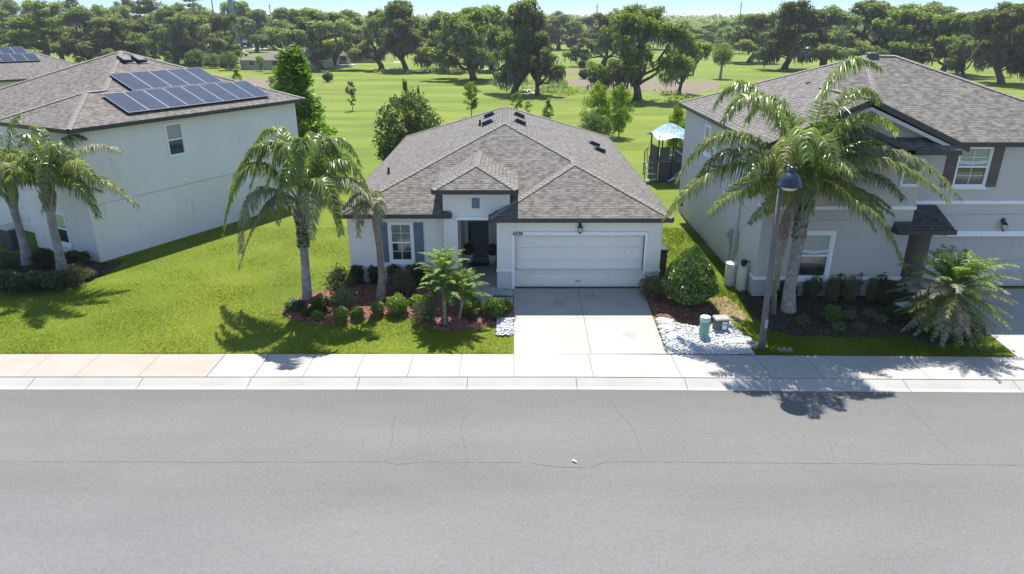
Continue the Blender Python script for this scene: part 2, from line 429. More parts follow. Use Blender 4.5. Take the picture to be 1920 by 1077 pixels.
L_PALMD = leaf_mat('palm_dead', (0.190, 0.150, 0.110), (0.310, 0.255, 0.195), (0.450, 0.390, 0.320), 0.3, rough=0.7, spec=0.2, scale=1.5, tcol=(1, 0.9, 0.7), obj_var=0.12)
L_PHX = leaf_mat('date_palm_green', (0.060, 0.110, 0.012), (0.130, 0.200, 0.028), (0.230, 0.300, 0.060), 0.4, rough=0.5, spec=0.3, scale=2)
L_BLADE = leaf_mat('grass_blade', (0.066, 0.102, 0.004), (0.116, 0.152, 0.007), (0.180, 0.198, 0.016), 0.4, rough=0.6, spec=0.15, scale=0.5)

# ------------------------------------------------------------------ mesh builder
class MB:
    def __init__(s): s.v = []; s.f = []; s.mi = []; s.uv = []
    def face(s, pts, m=0, uv=None):
        k = len(s.v); s.v += [tuple(p) for p in pts]
        s.f.append(tuple(range(k, k + len(pts)))); s.mi.append(m)
        s.uv.append(uv or [(0, 0)] * len(pts))
    def box(s, x0, x1, y0, y1, z0, z1, m=0):
        p = [(x0, y0, z0), (x1, y0, z0), (x1, y1, z0), (x0, y1, z0), (x0, y0, z1), (x1, y0, z1), (x1, y1, z1), (x0, y1, z1)]
        for q in ((0, 3, 2, 1), (4, 5, 6, 7), (0, 1, 5, 4), (1, 2, 6, 5), (2, 3, 7, 6), (3, 0, 4, 7)):
            s.face([p[i] for i in q], m)
    def bbox(s, x0, x1, y0, y1, z0, z1, b=0.01, m=0):
        """box with chamfered vertical and top edges"""
        lo = [(x0 + b, y0), (x1 - b, y0), (x1, y0 + b), (x1, y1 - b), (x1 - b, y1), (x0 + b, y1), (x0, y1 - b), (x0, y0 + b)]
        cx, cy = (x0 + x1) / 2, (y0 + y1) / 2
        ins = [(cx + (x - cx) * (1 - 2 * b / max(1e-6, x1 - x0)), cy + (y - cy) * (1 - 2 * b / max(1e-6, y1 - y0))) for x, y in lo]
        for i in range(8):
            j = (i + 1) % 8
            s.face([(*lo[i], z0), (*lo[j], z0), (*lo[j], z1 - b), (*lo[i], z1 - b)], m)
            s.face([(*lo[i], z1 - b), (*lo[j], z1 - b), (*ins[j], z1), (*ins[i], z1)], m)
        s.face([(*p, z1) for p in ins], m)
        s.face([(*p, z0) for p in reversed(lo)], m)
    def tube(s, pts, radii, n=8, m=0, cap=True):
        pts = [Vector(p) for p in pts]
        rings = []
        for i, p in enumerate(pts):
            d = (pts[min(i + 1, len(pts) - 1)] - pts[max(i - 1, 0)])
            d = d.normalized() if d.length > 1e-9 else Vector((0, 0, 1))
            a = d.cross(Vector((0, 1, 0)) if abs(d.y) < 0.9 else Vector((1, 0, 0))).normalized()
            b = d.cross(a)
            r = radii[i] if hasattr(radii, '__len__') else radii
            k = len(s.v)
            for j in range(n):
                t = 2 * math.pi * j / n
                s.v.append(tuple(p + a * (r * math.cos(t)) + b * (r * math.sin(t))))
            rings.append(k)
        for i in range(len(rings) - 1):
            for j in range(n):
                j2 = (j + 1) % n
                s.f.append((rings[i] + j, rings[i + 1] + j, rings[i + 1] + j2, rings[i] + j2)); s.mi.append(m); s.uv.append([(0, 0)] * 4)
        if cap:
            s.f.append(tuple(rings[0] + j for j in range(n))); s.mi.append(m); s.uv.append([(0, 0)] * n)
            s.f.append(tuple(rings[-1] + j for j in reversed(range(n)))); s.mi.append(m); s.uv.append([(0, 0)] * n)
    def lathe(s, cx, cy, prof, n=20, m=0):
        rings = []
        for r, z in prof:
            k = len(s.v)
            for j in range(n):
                t = 2 * math.pi * j / n
                s.v.append((cx + r * math.cos(t), cy + r * math.sin(t), z))
            rings.append(k)
        for i in range(len(rings) - 1):
            for j in range(n):
                j2 = (j + 1) % n
                s.f.append((rings[i] + j, rings[i] + j2, rings[i + 1] + j2, rings[i + 1] + j)); s.mi.append(m); s.uv.append([(0, 0)] * 4)
        s.f.append(tuple(rings[0] + j for j in reversed(range(n)))); s.mi.append(m); s.uv.append([(0, 0)] * n)
        s.f.append(tuple(rings[-1] + j for j in range(n))); s.mi.append(m); s.uv.append([(0, 0)] * n)
    def mesh(s, name, mats, smooth=False):
        me = bpy.data.meshes.new(name)
        me.from_pydata(s.v, [], s.f)
        for mt in (mats if isinstance(mats, (list, tuple)) else [mats]): me.materials.append(mt)
        me.polygons.foreach_set('material_index', s.mi)
        if smooth: me.polygons.foreach_set('use_smooth', [True] * len(s.f))
        uvl = me.uv_layers.new(name='UVMap')
        flat = [c for f in s.uv for p in f for c in p]
        uvl.data.foreach_set('uv', flat)
        me.update()
        return me
    def build(s, name, mats, parent=None, smooth=False, loc=None, rot=None):
        return link_mesh(name, s.mesh(name, mats, smooth), parent, loc, rot)

def np_mesh(name, verts, faces, mats, mi=None):
    """verts (N,3), faces (M,4) or (M,3) arrays"""
    me = bpy.data.meshes.new(name)
    k = faces.shape[1]
    me.vertices.add(len(verts)); me.vertices.foreach_set('co', np.ascontiguousarray(verts, dtype=np.float32).ravel())
    me.loops.add(faces.size); me.loops.foreach_set('vertex_index', np.ascontiguousarray(faces, dtype=np.int32).ravel())
    me.polygons.add(len(faces))
    me.polygons.foreach_set('loop_start', np.arange(0, faces.size, k, dtype=np.int32))
    me.polygons.foreach_set('loop_total', np.full(len(faces), k, dtype=np.int32))
    for mt in (mats if isinstance(mats, (list, tuple)) else [mats]): me.materials.append(mt)
    if mi is not None: me.polygons.foreach_set('material_index', np.asarray(mi, dtype=np.int32))
    me.update(calc_edges=True); me.validate()
    return me

# ------------------------------------------------------------------ foliage generators
def leaf_quads(c, size, rng, asp=0.5, up=0.0, size_var=0.4, dirs=None):
    """diamond leaves, random orientation; up>0 flattens them towards horizontal"""
    n = len(c)
    d = rng.normal(size=(n, 3)); d[:, 2] *= (1 - up)
    if dirs is not None: d = d * 0.6 + dirs
    d /= np.linalg.norm(d, axis=1)[:, None] + 1e-9
    r = rng.normal(size=(n, 3)); r[:, 2] += up * 3
    w = np.cross(d, r); w /= np.linalg.norm(w, axis=1)[:, None] + 1e-9
    L = (size * (1 + size_var * rng.uniform(-1, 1, n)))[:, None] if np.isscalar(size) else (size * (1 + size_var * rng.uniform(-1, 1, n)))[:, None]
    nn = np.cross(w, d)
    a = c - d * L * 0.5
    b = c + w * L * asp * 0.5 + nn * L * 0.08
    e = c + d * L * 0.5
    f = c - w * L * asp * 0.5 + nn * L * 0.08
    v = np.stack([a, b, e, f], axis=1).reshape(-1, 3)
    fc = np.arange(4 * n).reshape(-1, 4)
    return v, fc

def clump_points(cents, radii, per, rng, flat=0.75, shell=0.55):
    out = []
    for (c, r) in zip(cents, radii):
        n = max(4, int(per * (r / np.mean(radii)) ** 2))
        d = rng.normal(size=(n, 3)); d /= np.linalg.norm(d, axis=1)[:, None]
        rr = r * (shell + (1 - shell) * rng.random(n)) ** 0.8
        p = d * rr[:, None]; p[:, 2] *= flat
        p += rng.normal(size=(n, 3)) * r * 0.10
        out.append(p + np.array(c))
    return np.concatenate(out)

def limb(mb, p0, p1, r0, r1, rng, n=6, seg=4, wob=0.08):
    p0 = np.array(p0, float); p1 = np.array(p1, float)
    L = np.linalg.norm(p1 - p0)
    pts = [p0 + (p1 - p0) * t + (rng.normal(size=3) * L * wob * math.sin(math.pi * t)) for t in np.linspace(0, 1, seg + 1)]
    mb.tube(pts, [r0 + (r1 - r0) * t for t in np.linspace(0, 1, seg + 1)], n)
    return pts

def make_oak(seed, H=12.0, R=6.0, trunk=2.0, per=165, leaf=0.34, moss=0.5, lean=0.0, low=0.28, cl=46, gap=1.0, mats=(None, None)):
    """broad live oak: short leaning trunk, sprawling limbs, clumped crown and hanging moss"""
    rng = np.random.default_rng(seed)
    tb = MB()
    fork = np.array([lean * trunk, rng.normal() * 0.2, trunk])
    tb.tube([(0, 0, -0.3), (lean * trunk * 0.3, 0, trunk * 0.4), tuple(fork)], [0.55, 0.42, 0.36], 9)
    cents = []; radii = []
    nl = max(6, int(cl / 9))
    for i in range(nl):
        a = 2 * math.pi * i / nl * 1.0 + rng.uniform(-.5, .5)
        rr = R * (rng.uniform(0.35, 0.80) if i % 3 else rng.uniform(0, .25))
        zz = H * (rng.uniform(low + .12, 0.74) if i % 3 else rng.uniform(.74, .90))
        tip = np.array([fork[0] + rr * math.cos(a), rr * math.sin(a), zz])
        pts = limb(tb, fork - np.array([0, 0, 0.3]), tip, 0.22, 0.08, rng, 6, 5, 0.09)
        lr = R * rng.uniform(.20, .34)
        for k in range(3):
            q = pts[3 + (k % 3)]
            e = np.array(q) + rng.normal(size=3) * np.array([R * .2, R * .2, H * .07]) + np.array([0, 0, H * .04])
            limb(tb, q, e, 0.07, 0.02, rng, 4, 2)
        for k in range(9 + int(rng.integers(0, 4))):
            d = rng.normal(size=3); d /= np.linalg.norm(d)
            c = tip + d * lr * np.array([1, 1, .72]) * rng.random() ** .4
            if c[2] < H * low: c[2] = H * low + rng.random() * H * .1
            c[2] = min(c[2], H * .95)
            cents.append(tuple(c)); radii.append(R * rng.uniform(0.08, 0.17))
    for k in range(int(cl * .28)):
        a = rng.uniform(0, 6.28); rr = R * .62 * rng.random() ** .5
        cents.append((fork[0] + rr * math.cos(a), rr * math.sin(a), H * rng.uniform(low + .15, .78))); radii.append(R * rng.uniform(.09, .17))
    P = clump_points(cents, radii, per * gap * .85, rng, 0.7, 0.35)
    v, f = leaf_quads(P, leaf, rng, 0.6, 0.25)
    # moss: hanging strands below clumps
    nm = int(len(P) * moss * 0.35)
    if nm:
        q = P[rng.choice(len(P), nm)]
        q = q + rng.normal(size=q.shape) * 0.15
        q[:, 2] -= rng.uniform(0.0, 0.8, nm)
        L = rng.uniform(0.4, 1.0, nm); wd = rng.uniform(0.05, 0.13, nm)
        a = rng.uniform(0, math.pi, nm)
        dx = np.stack([np.cos(a) * wd, np.sin(a) * wd, np.zeros(nm)], 1)
        v2 = np.stack([q - dx, q + dx, q + dx * 0.3 - np.stack([np.zeros(nm), np.zeros(nm), L], 1), q - dx * 0.3 - np.stack([np.zeros(nm), np.zeros(nm), L * 0.9], 1)], 1).reshape(-1, 3)
        f2 = np.arange(4 * nm).reshape(-1, 4) + len(v)
        mi = np.concatenate([np.zeros(len(f)), np.ones(len(f2))])
        v = np.concatenate([v, v2]); f = np.concatenate([f, f2])
    else: mi = np.zeros(len(f))
    return tb.mesh('trunk', M_BARK, True), np_mesh('crown', v, f, [mats[0] or L_OAK, mats[1] or L_MOSS], mi), (H, R)

def make_column_tree(seed, H, R, shape, leaf=0.2, n=5000, mat=None, trunk_r=0.1, trunk_h=0.2, bark=None, asp=0.6, clumps=60, crad=0.22):
    """young tree with a crown of given profile shape(t)->relative radius, t 0..1 bottom to top"""
    rng = np.random.default_rng(seed)
    tb = MB()
    tb.tube([(0, 0, -0.2), (R * .04, 0, H * .3), (0, R * .03, H * .65), (0, 0, H * 0.92)], [trunk_r, trunk_r * .8, trunk_r * .45, trunk_r * .1], 7)
    cents = []; radii = []
    for i in range(clumps):
        t = rng.random() ** 0.9
        rr = R * shape(t); a = rng.uniform(0, 2 * math.pi); u = rng.random() ** 0.5
        z = H * (trunk_h + (1 - trunk_h) * t)
        c = (rr * u * math.cos(a) * .8, rr * u * math.sin(a) * .8, z)
        cents.append(c); radii.append(max(0.25 * R * shape(t), R * crad * rng.uniform(.6, 1.2)))
        if i % 2 == 0:
            limb(tb, (0, 0, z - H * 0.07), c, trunk_r * .3 * (1 - t * .6), 0.01, rng, 4, 2)
    P = clump_points(cents, radii, n / clumps, rng, 0.8, 0.3)
    v, f = leaf_quads(P, leaf, rng, asp, 0.1)
    return tb.mesh('trunk', bark or M_BARKL, True), np_mesh('crown', v, f, [mat]), (H, R)

def put_tree(name, protos, label, cat, loc, h, r, rz=0.0, group=None, depth=1.0):
    tm, cm, (H, R) = protos
    t = thing(name, label, cat, loc, rz, group)
    sx, sz = r / R, h / H
    a = link_mesh('trunk', tm, t); b = link_mesh('crown', cm, t)
    k = min(sx, sz) * 1.0
    a.scale = (sx, sx * depth, sz); b.scale = (sx, sx * depth, sz)
    return t

def make_bush(seed, rx, ry, h, leaf, n, mat, box=0.0, asp=0.6, base=0.06, spiky=0.0, inner=0.35, stems=7, lumpy=1.0):
    """shrub: stems + leaves in the outer shell of an ellipsoid / rounded block, foot at z=0"""
    rng = np.random.default_rng(seed)
    tb = MB()
    for i in range(stems):
        a = rng.uniform(0, 6.28); u = rng.random() ** .5 * .6
        tb.tube([(0.12 * rx * math.cos(a), 0.12 * ry * math.sin(a), -0.03), (rx * u * math.cos(a) * .7, ry * u * math.sin(a) * .7, h * .45), (rx * u * math.cos(a), ry * u * math.sin(a), h * .8)], [0.018, 0.012, 0.005], 5)
    d = rng.normal(size=(n, 3)); d /= np.linalg.norm(d, axis=1)[:, None]
    if box:
        m = np.max(np.abs(d), axis=1)[:, None]
        d = d * (1 - box) + (d / m) * box
    lump = 1 + lumpy * 0.16 * np.sin(d[:, 0] * 5 + seed) * np.cos(d[:, 1] * 4 + seed * 2) + lumpy * 0.10 * np.sin(d[:, 2] * 7 + d[:, 0] * 6 + seed)
    rr = (inner + (1 - inner) * rng.random(n) ** 0.5) * lump
    if spiky: rr *= 1 + spiky * rng.random(n) ** 4
    P = d * rr[:, None] * np.array([rx, ry, h * (1 - base) / 2]) + np.array([0, 0, h * base + h * (1 - base) / 2])
    P = P[P[:, 2] > 0.01]; d = d[:len(P)]
    v, f = leaf_quads(P, leaf, rng, asp, 0.15)
    return tb.mesh('stems', M_STEM, True), np_mesh('foliage', v, f, [mat])

def put_bush(name, protos, label, cat, loc, s=(1, 1, 1), rz=0.0, group=None):
    t = thing(name, label, cat, loc, rz, group)
    for nm, me in zip(('stems', 'foliage'), protos):
        o = link_mesh(nm, me, t); o.scale = s
    return t

# ------------------------------------------------------------------ palm fronds
def frond_mesh(S, C, T, seed, leaf_len=0.48, pairs=62, width=0.034, droop=0.9, mats=(None, None), start=0.14, plume=0.6, stem=0.022, arch=0.0):
    """S start, C control, T tip of a quadratic curve in the palm's own coordinates"""
    rng = np.random.default_rng(seed)
    S, C, T = (np.array(p, float) for p in (S, C, T))
    ts = np.linspace(0, 1, 13)
    curve = [(1 - t) ** 2 * S + 2 * t * (1 - t) * C + t * t * T for t in ts]
    tb = MB(); tb.tube(curve, [stem * (1 - .85 * t) for t in ts], 5)
    V = [np.array(tb.v)]; Fq = [list(f) for f in tb.f if len(f) == 4]; MI = [0] * len(Fq)
    base = len(tb.v)
    vs = []; fs = []
    for i in range(pairs):
        t = start + (1 - start) * (i + rng.random() * .6) / pairs
        t = min(t, 0.999)
        p = (1 - t) ** 2 * S + 2 * t * (1 - t) * C + t * t * T
        tan = 2 * (1 - t) * (C - S) + 2 * t * (T - C); tan /= np.linalg.norm(tan) + 1e-9
        side = np.cross(tan, (0, 0, 1.0)); nn = np.linalg.norm(side)
        side = side / nn if nn > 0.15 else np.array([1.0, 0, 0])
        upv = np.cross(side, tan)
        prof = (0.55 + 0.45 * math.sin(math.pi * min(1, (t - start) / (1 - start) * 1.15 + .1))) * (1 - 0.45 * max(0, (t - .75) / .25))
        for sg in (-1, 1):
            L = leaf_len * prof * rng.uniform(.8, 1.12)
            d = side * sg * rng.uniform(.75, 1.0) + tan * rng.uniform(.35, .75) + upv * rng.uniform(-.25, plume)
            d /= np.linalg.norm(d)
            m = p + d * L * .45 - np.array([0, 0, droop * L * .10])
            d2 = d * (1 - .55 * droop) + np.array([0, 0, -1.0]) * droop * rng.uniform(.55, 1.1); d2 /= np.linalg.norm(d2) + 1e-9
            e = m + d2 * L * .62
            wv = np.cross(d, upv + rng.normal(size=3) * .5); wv /= np.linalg.norm(wv) + 1e-9
            w = width * rng.uniform(.8, 1.2)
            k = base + len(vs)
            vs += [p - wv * w * .3, p + wv * w * .3, m + wv * w * .5, m - wv * w * .5, e + wv * w * .1, e - wv * w * .1]
            fs += [[k, k + 1, k + 2, k + 3], [k + 3, k + 2, k + 4, k + 5]]
    verts = np.concatenate([V[0], np.array(vs)])
    faces = np.array(Fq + fs)
    mi = np.array([0] * len(Fq) + [1] * len(fs))
    return np_mesh('frond', verts, faces, [mats[0] or M_RACHIS, mats[1] or L_PALM], mi)

def palm_trunk(mb, pts, radii, rings=26, n=14):
    """ringed trunk along pts"""
    P = [Vector(p) for p in pts]
    out = []; rr = []
    for i in range(rings + 1):
        t = i / rings * (len(P) - 1); k = min(int(t), len(P) - 2); f = t - k
        p = P[k].lerp(P[k + 1], f); r = radii[k] * (1 - f) + radii[k + 1] * f
        out += [p, p + (P[k + 1] - P[k]).normalized() * 0.02]; rr += [r * 1.03, r * 0.95]
    mb.tube(out, rr, n)

# ------------------------------------------------------------------ ground, street
def soff(x): return -0.014 * max(0.0, x - 2.0)
def GZ(x, y):
    s = 20.0 + soff(x)
    if y <= s: return 0.0
    if y >= 24.7: return PAD
    return PAD * (y - s) / (24.7 - s)

def build_ground():
    xs = [-2500, -1200, -600, -300, -150, -90, -60] + list(np.arange(-44, 45, 2.0)) + [60, 90, 150, 300, 600, 1200, 2500]
    rows = [(-60, 0.0), (1.1, 0.0), (1.15, -0.25), (19.9, -0.25), (20.0, 0.0), (21, None), (22, None), (23, None), (24, None), (24.7, None)]
    rows += [(y, None) for y in (26, 28, 30, 33, 36, 40, 45, 50, 60, 75, 90, 110, 140, 180, 240, 320, 450, 700, 1100, 1800, 3000)]
    V = []; Fc = []
    for (y, z) in rows:
        for x in xs:
            yy = y + (soff(x) if 10 < y <= 20 and abs(x) < 60 else (soff(60) if 10 < y <= 20 and x >= 60 else 0))
            V.append((x, yy, GZ(x, y) if z is None else z))
    nx = len(xs)
    for j in range(len(rows) - 1):
        for i in range(nx - 1):
            a = j * nx + i
            Fc.append((a, a + 1, a + nx + 1, a + nx))
    me = bpy.data.meshes.new('ground'); me.from_pydata(V, [], Fc); me.materials.append(M_GRASS); me.update()
    o = link_mesh('ground', me); tag(o, kind='structure')
build_ground()

def strip_xs(x0, x1, step): 
    n = max(1, int(math.ceil((x1 - x0) / step))); return [x0 + (x1 - x0) * i / n for i in range(n + 1)]

def build_street():
    rd = MB()
    xs = strip_xs(-70, 70, 2.0)
    for a, b in zip(xs, xs[1:]):
        rd.face([(a, 3.35, -0.10), (b, 3.35, -0.10), (b, 17.98 + soff(b), -0.10), (a, 17.98 + soff(a), -0.10)])
    # cracks: thin ragged strips of open seam on the asphalt
    rng = random.Random(5)
    def crack(pxs, w=0.012, jit=0.03, dens=0.10):
        P = [atZ(px, py, -0.096) for px, py in pxs]
        pts = []
        for a, b in zip(P, P[1:]):
            n = max(2, int((b - a).length / dens))
            for i in range(n): pts.append(a.lerp(b, i / n) + Vector((rng.uniform(-jit, jit), rng.uniform(-jit, jit), 0)))
        pts.append(P[-1])
        for a, b in zip(pts, pts[1:]):
            d = (b - a); nrm = Vector((-d.y, d.x, 0)).normalized() * w * rng.uniform(.25, 1.0)
            rd.face([a - nrm * .5, b - nrm * .5, b + nrm * .5, a + nrm * .5], 1)
    crack([(1143, 745), (1160, 775), (1182, 795), (1198, 830), (1208, 862)], 0.017, 0.02)
    crack([(742, 780), (734, 806), (738, 822), (730, 843)], 0.012, 0.02)
    crack([(876, 770), (864, 800), (869, 830), (875, 862)], 0.012, 0.02)
    crack([(876, 862), (868, 880)], 0.01)
    crack([(1700, 752), (1715, 778), (1740, 800), (1760, 825), (1790, 852)], 0.012, 0.02)
    crack([(1550, 815), (1562, 845), (1564, 866)], 0.010, 0.02)
    crack([(1245, 868), (1258, 900), (1258, 920)], 0.009, 0.02)
    crack([(130, 790), (85, 828), (55, 860)], 0.006, 0.01)
    crack([(903, 785), (880, 810)], 0.006, 0.02)
    crack([(0, 866), (200, 866), (400, 867), (640, 866), (720, 866), (745, 871), (800, 866), (980, 868)], 0.013, 0.012, 0.15)
    crack([(1000, 869), (1050, 876), (1105, 877), (1135, 866), (1300, 867), (1500, 869), (1700, 870), (1920, 873)], 0.016, 0.012, 0.15)
    rd.build('road', [M_ASPH, M_CRACK]); tag(bpy.data.objects['road'], kind='structure')

    # curb and gutter: rolled profile in 3 m sections with joints
    cb = MB(); jx = [-70]
    x = -57.1
    while x < 62: jx.append(x); x += 3.28
    prof = [(17.90, -0.13), (17.90, -0.092), (18.08, -0.085), (18.28, -0.03), (18.455, 0.012)]
    g = 0.008
    for a, b in zip(jx, jx[1:]):
        sub = strip_xs(a + g, b - g, 1.7)
        for p, q in zip(sub, sub[1:]):
            for (y0, z0), (y1, z1) in zip(prof, prof[1:]):
                cb.face([(p, y0 + soff(p), z0), (q, y0 + soff(q), z0), (q, y1 + soff(q), z1), (p, y1 + soff(p), z1)])
    for a, b in zip(xs, xs[1:]):
        cb.face([(a, 17.95 + soff(a), -0.105), (b, 17.95 + soff(b), -0.105), (b, 18.2 + soff(b), -0.094), (a, 18.2 + soff(a), -0.094)], 1)
        cb.face([(a, 18.2 + soff(a), -0.094), (b, 18.2 + soff(b), -0.094), (b, 18.48 + soff(b), -0.02), (a, 18.48 + soff(a), -0.02)], 1)
    cb.box(-70, 70, 2.75, 3.4, -0.13, 0.0)
    cb.build('curb', [M_CURB, M_JOINT]); tag(bpy.data.objects['curb'], kind='structure')

    # sidewalk slabs
    sw = MB(); X = lambda px: (px - 960) * 0.01618
    j = [X(386), X(475), X(567), X(665), X(763), X(860), 0.06, X(1113) , X(1278), 7.85, 9.45, 11.05, 12.65, 14.25]
    left = [X(386)]
    for px in (257, 137, 40): left.append(X(px))
    while left[-1] > -60: left.append(left[-1] - 1.75)
    left = left[::-1]
    while j[-1] < 60: j.append(j[-1] + 1.6)
    def slab(a, b, m, g=0.006):
        sub = strip_xs(a + g, b - g, 1.2)
        for p, q in zip(sub, sub[1:]):
            y0, y1 = 18.485, 19.985
            sw.face([(p, y0 + soff(p), 0.02), (q, y0 + soff(q), 0.02), (q, y1 + soff(q), 0.028), (p, y1 + soff(p), 0.028)], m)
            sw.face([(p, y0 + soff(p), -0.1), (q, y0 + soff(q), -0.1), (q, y0 + soff(q), 0.02), (p, y0 + soff(p), 0.02)], m)
            sw.face([(p, y1 + soff(p), 0.028), (q, y1 + soff(q), 0.028), (q, y1 + soff(q), -0.1), (p, y1 + soff(p), -0.1)], m)
    for a, b in zip(left, left[1:]): slab(a, b, 1, 0.007 if b > -10 else .005)
    for i, (a, b) in enumerate(zip(j, j[1:])): slab(a, b, 0, 0.014 if i == 0 else 0.006)
    for a, b in zip(xs, xs[1:]):
        sw.face([(a, 18.4 + soff(a), -0.02), (b, 18.4 + soff(b), -0.02), (b, 20.03 + soff(b), -0.005), (a, 20.03 + soff(a), -0.005)], 2)
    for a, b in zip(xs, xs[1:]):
        if b <= 0.05 or a >= 5.9: sw.face([(a, 19.988 + soff(a), .012), (b, 19.988 + soff(b), .012), (b, 20.035 + soff(b), .012), (a, 20.035 + soff(a), .012)], 2)  # dark strip along the lawn: soil gap with the edge shadow painted in
    sw.box(-70, 70, 1.2, 2.72, -0.1, 0.02, 0)
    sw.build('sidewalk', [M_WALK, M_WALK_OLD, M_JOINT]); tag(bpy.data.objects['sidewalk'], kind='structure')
build_street()

def slab_grid(name, xs, ys, mat, gap=0.007, lift=0.022):
    mb = MB()
    for a, b in zip(xs, xs[1:]):
        for c, d in zip(ys, ys[1:]):
            p = [(a + gap, c + gap), (b - gap, c + gap), (b - gap, d - gap), (a + gap, d - gap)]
            q = [(x, y, GZ(x, y) + lift) for x, y in p]
            mb.face(q)
            for i in range(4):
                k = (i + 1) % 4
                mb.face([(q[i][0], q[i][1], q[i][2] - .12), (q[k][0], q[k][1], q[k][2] - .12), q[k], q[i]])
    x0, x1, y0, y1 = xs[0], xs[-1], ys[0], ys[-1]
    mb.face([(x0, y0, GZ(x0, y0) + .006), (x1, y0, GZ(x1, y0) + .006), (x1, y1, GZ(x1, y1) + .006), (x0, y1, GZ(x0, y1) + .006)], 1)
    o = mb.build(name, [mat, M_JOINT]); tag(o, kind='structure'); return o
slab_grid('driveway', [0.06, 2.56, 5.02], [20.0, 22.35, 24.68], M_DRIVE, 0.007)
slab_grid('entry_walk', [-1.50, -0.72], [23.9, 25.0], M_DRIVE, 0.005, 0.05)
slab_grid('entry_walk', [-1.50, 0.04], [23.12, 23.895], M_DRIVE, 0.005, 0.048)

# garden beds and other ground patches, outlined on the photo's ground plane
def patch(name, pxs, mat, lift=0.02, amp=0.02, cell=0.22, world_pts=None, kind='structure', seed=0, ymax=None):
    P = world_pts or [ground(*p) for p in pxs]
    bm = bmesh.new()
    # soften the outline
    pts = []
    for i in range(len(P)):
        a, b = P[i], P[(i + 1) % len(P)]
        n = max(1, int((Vector(b) - Vector(a)).length / (cell * 1.2)))
        rr = random.Random(seed * 100 + i)
        for k in range(n):
            q = Vector(a).lerp(Vector(b), k / n)
            pts.append((q.x + rr.uniform(-1, 1) * amp, q.y + rr.uniform(-1, 1) * amp))
    bm.faces.new([bm.verts.new((x, y, 0)) for x, y in pts])
    x0, x1 = min(p[0] for p in pts), max(p[0] for p in pts); y0, y1 = min(p[1] for p in pts), max(p[1] for p in pts)
    cuts = [(Vector((x, 0, 0)), Vector((1, 0, 0))) for x in np.arange(x0 + cell, x1, cell)] + [(Vector((0, y, 0)), Vector((0, 1, 0))) for y in list(np.arange(y0 + cell, y1, cell)) + [24.7]]
    for co, no in cuts:
        bmesh.ops.bisect_plane(bm, geom=bm.verts[:] + bm.edges[:] + bm.faces[:], dist=1e-5, plane_co=co, plane_no=no)
    bnd = {v for e in bm.edges if e.is_boundary for v in e.verts}
    for v in bm.verts:
        k = 0 if v in bnd else 1
        v.co.z = GZ(v.co.x, v.co.y) + lift * (0.25 if not k else 1) + k * amp * (math.sin(v.co.x * 7.1 + seed) * math.cos(v.co.y * 6.3) * .5 + .5)
    me = bpy.data.meshes.new(name); bm.to_mesh(me); bm.free(); me.materials.append(mat)
    o = link_mesh(name, me); tag(o, kind=kind)
    return o, pts

bed_left_px = [(528, 588), (536, 572), (560, 560), (600, 548), (640, 537), (655, 530), (760, 528), (852, 530), (872, 533), (873, 571), (955, 571), (962, 576), (962, 596), (932, 597), (929, 609), (900, 617), (860, 621), (826, 620), (795, 612), (770, 598), (745, 590), (700, 596), (660, 606), (615, 611), (575, 607), (545, 600)]
_, BED1 = patch('mulch_bed', bed_left_px, M_MULCH, 0.05, 0.03, seed=1)
bed_mid_px = [(1204, 546), (1245, 546), (1275, 560), (1338, 574), (1350, 592), (1340, 606), (1310, 612), (1275, 606), (1232, 598)]
_, BED2 = patch('mulch_bed', bed_mid_px, M_MULCH, 0.05, 0.03, seed=2)
bed_right_px = [(1395, 560), (1412, 553), (1660, 540), (1760, 560), (1838, 596), (1855, 628), (1800, 645), (1745, 650), (1700, 634), (1600, 634), (1500, 632), (1445, 622), (1420, 600), (1400, 580)]
_, BED3 = patch('dark_mulch_bed', bed_right_px, M_MULCH_DK, 0.05, 0.03, seed=3)
bed_far_px = [(-90, 545), (-90, 470), (60, 478), (188, 494), (235, 489), (205, 512), (150, 535), (70, 545)]
_, BED4 = patch('dark_mulch_bed', bed_far_px, M_MULCH_DK, 0.04, 0.03, seed=4)
straw_px = [(1330, 560), (1362, 556), (1385, 575), (1402, 596), (1385, 606), (1352, 604), (1345, 585)]
_, STRAW = patch('thatch_patch', straw_px, M_STRAW, 0.012, 0.01, seed=5)
grav_px = [(1230, 600), (1275, 609), (1310, 615), (1350, 608), (1366, 604), (1392, 628), (1414, 667), (1251, 666)]
_, GRAV = patch('gravel_bed', grav_px, M_GRAVELBED, 0.03, 0.015, seed=6)
_, GRAV2 = patch('gravel_bed', [(933, 598), (963, 597), (963, 631), (930, 631)], M_GRAVELBED, 0.03, 0.01, seed=7)
_, GRAV3 = patch('gravel_bed', [(917, 542), (963, 546), (963, 556), (916, 556)], M_GRAVELBED, 0.03, 0.01, seed=8)
for q, sd, mt in (([(1058, 152), (1085, 147), (1150, 143), (1230, 147), (1300, 153), (1345, 152), (1350, 166), (1300, 178), (1220, 172), (1150, 172), (1090, 166)], 9, M_DIRT),
              ([(1055, 132), (1100, 131), (1108, 137), (1060, 142)], 10, M_DIRT),
              ([(436, 158), (470, 146), (505, 148), (520, 160), (480, 168), (440, 172)], 11, M_DIRT)):
    patch('dirt_patch', q, mt, 0.05, 0.04, 2.5, seed=sd)
# neighbour's drive
slab_grid('driveway', [16.25, 18.9, 21.7], [19.8, 22.2, 24.66], M_DRIVE)
slab_grid('driveway', [-31.5, -28.9, -26.3], [20.0, 22.4, 24.7], M_WALK_OLD)

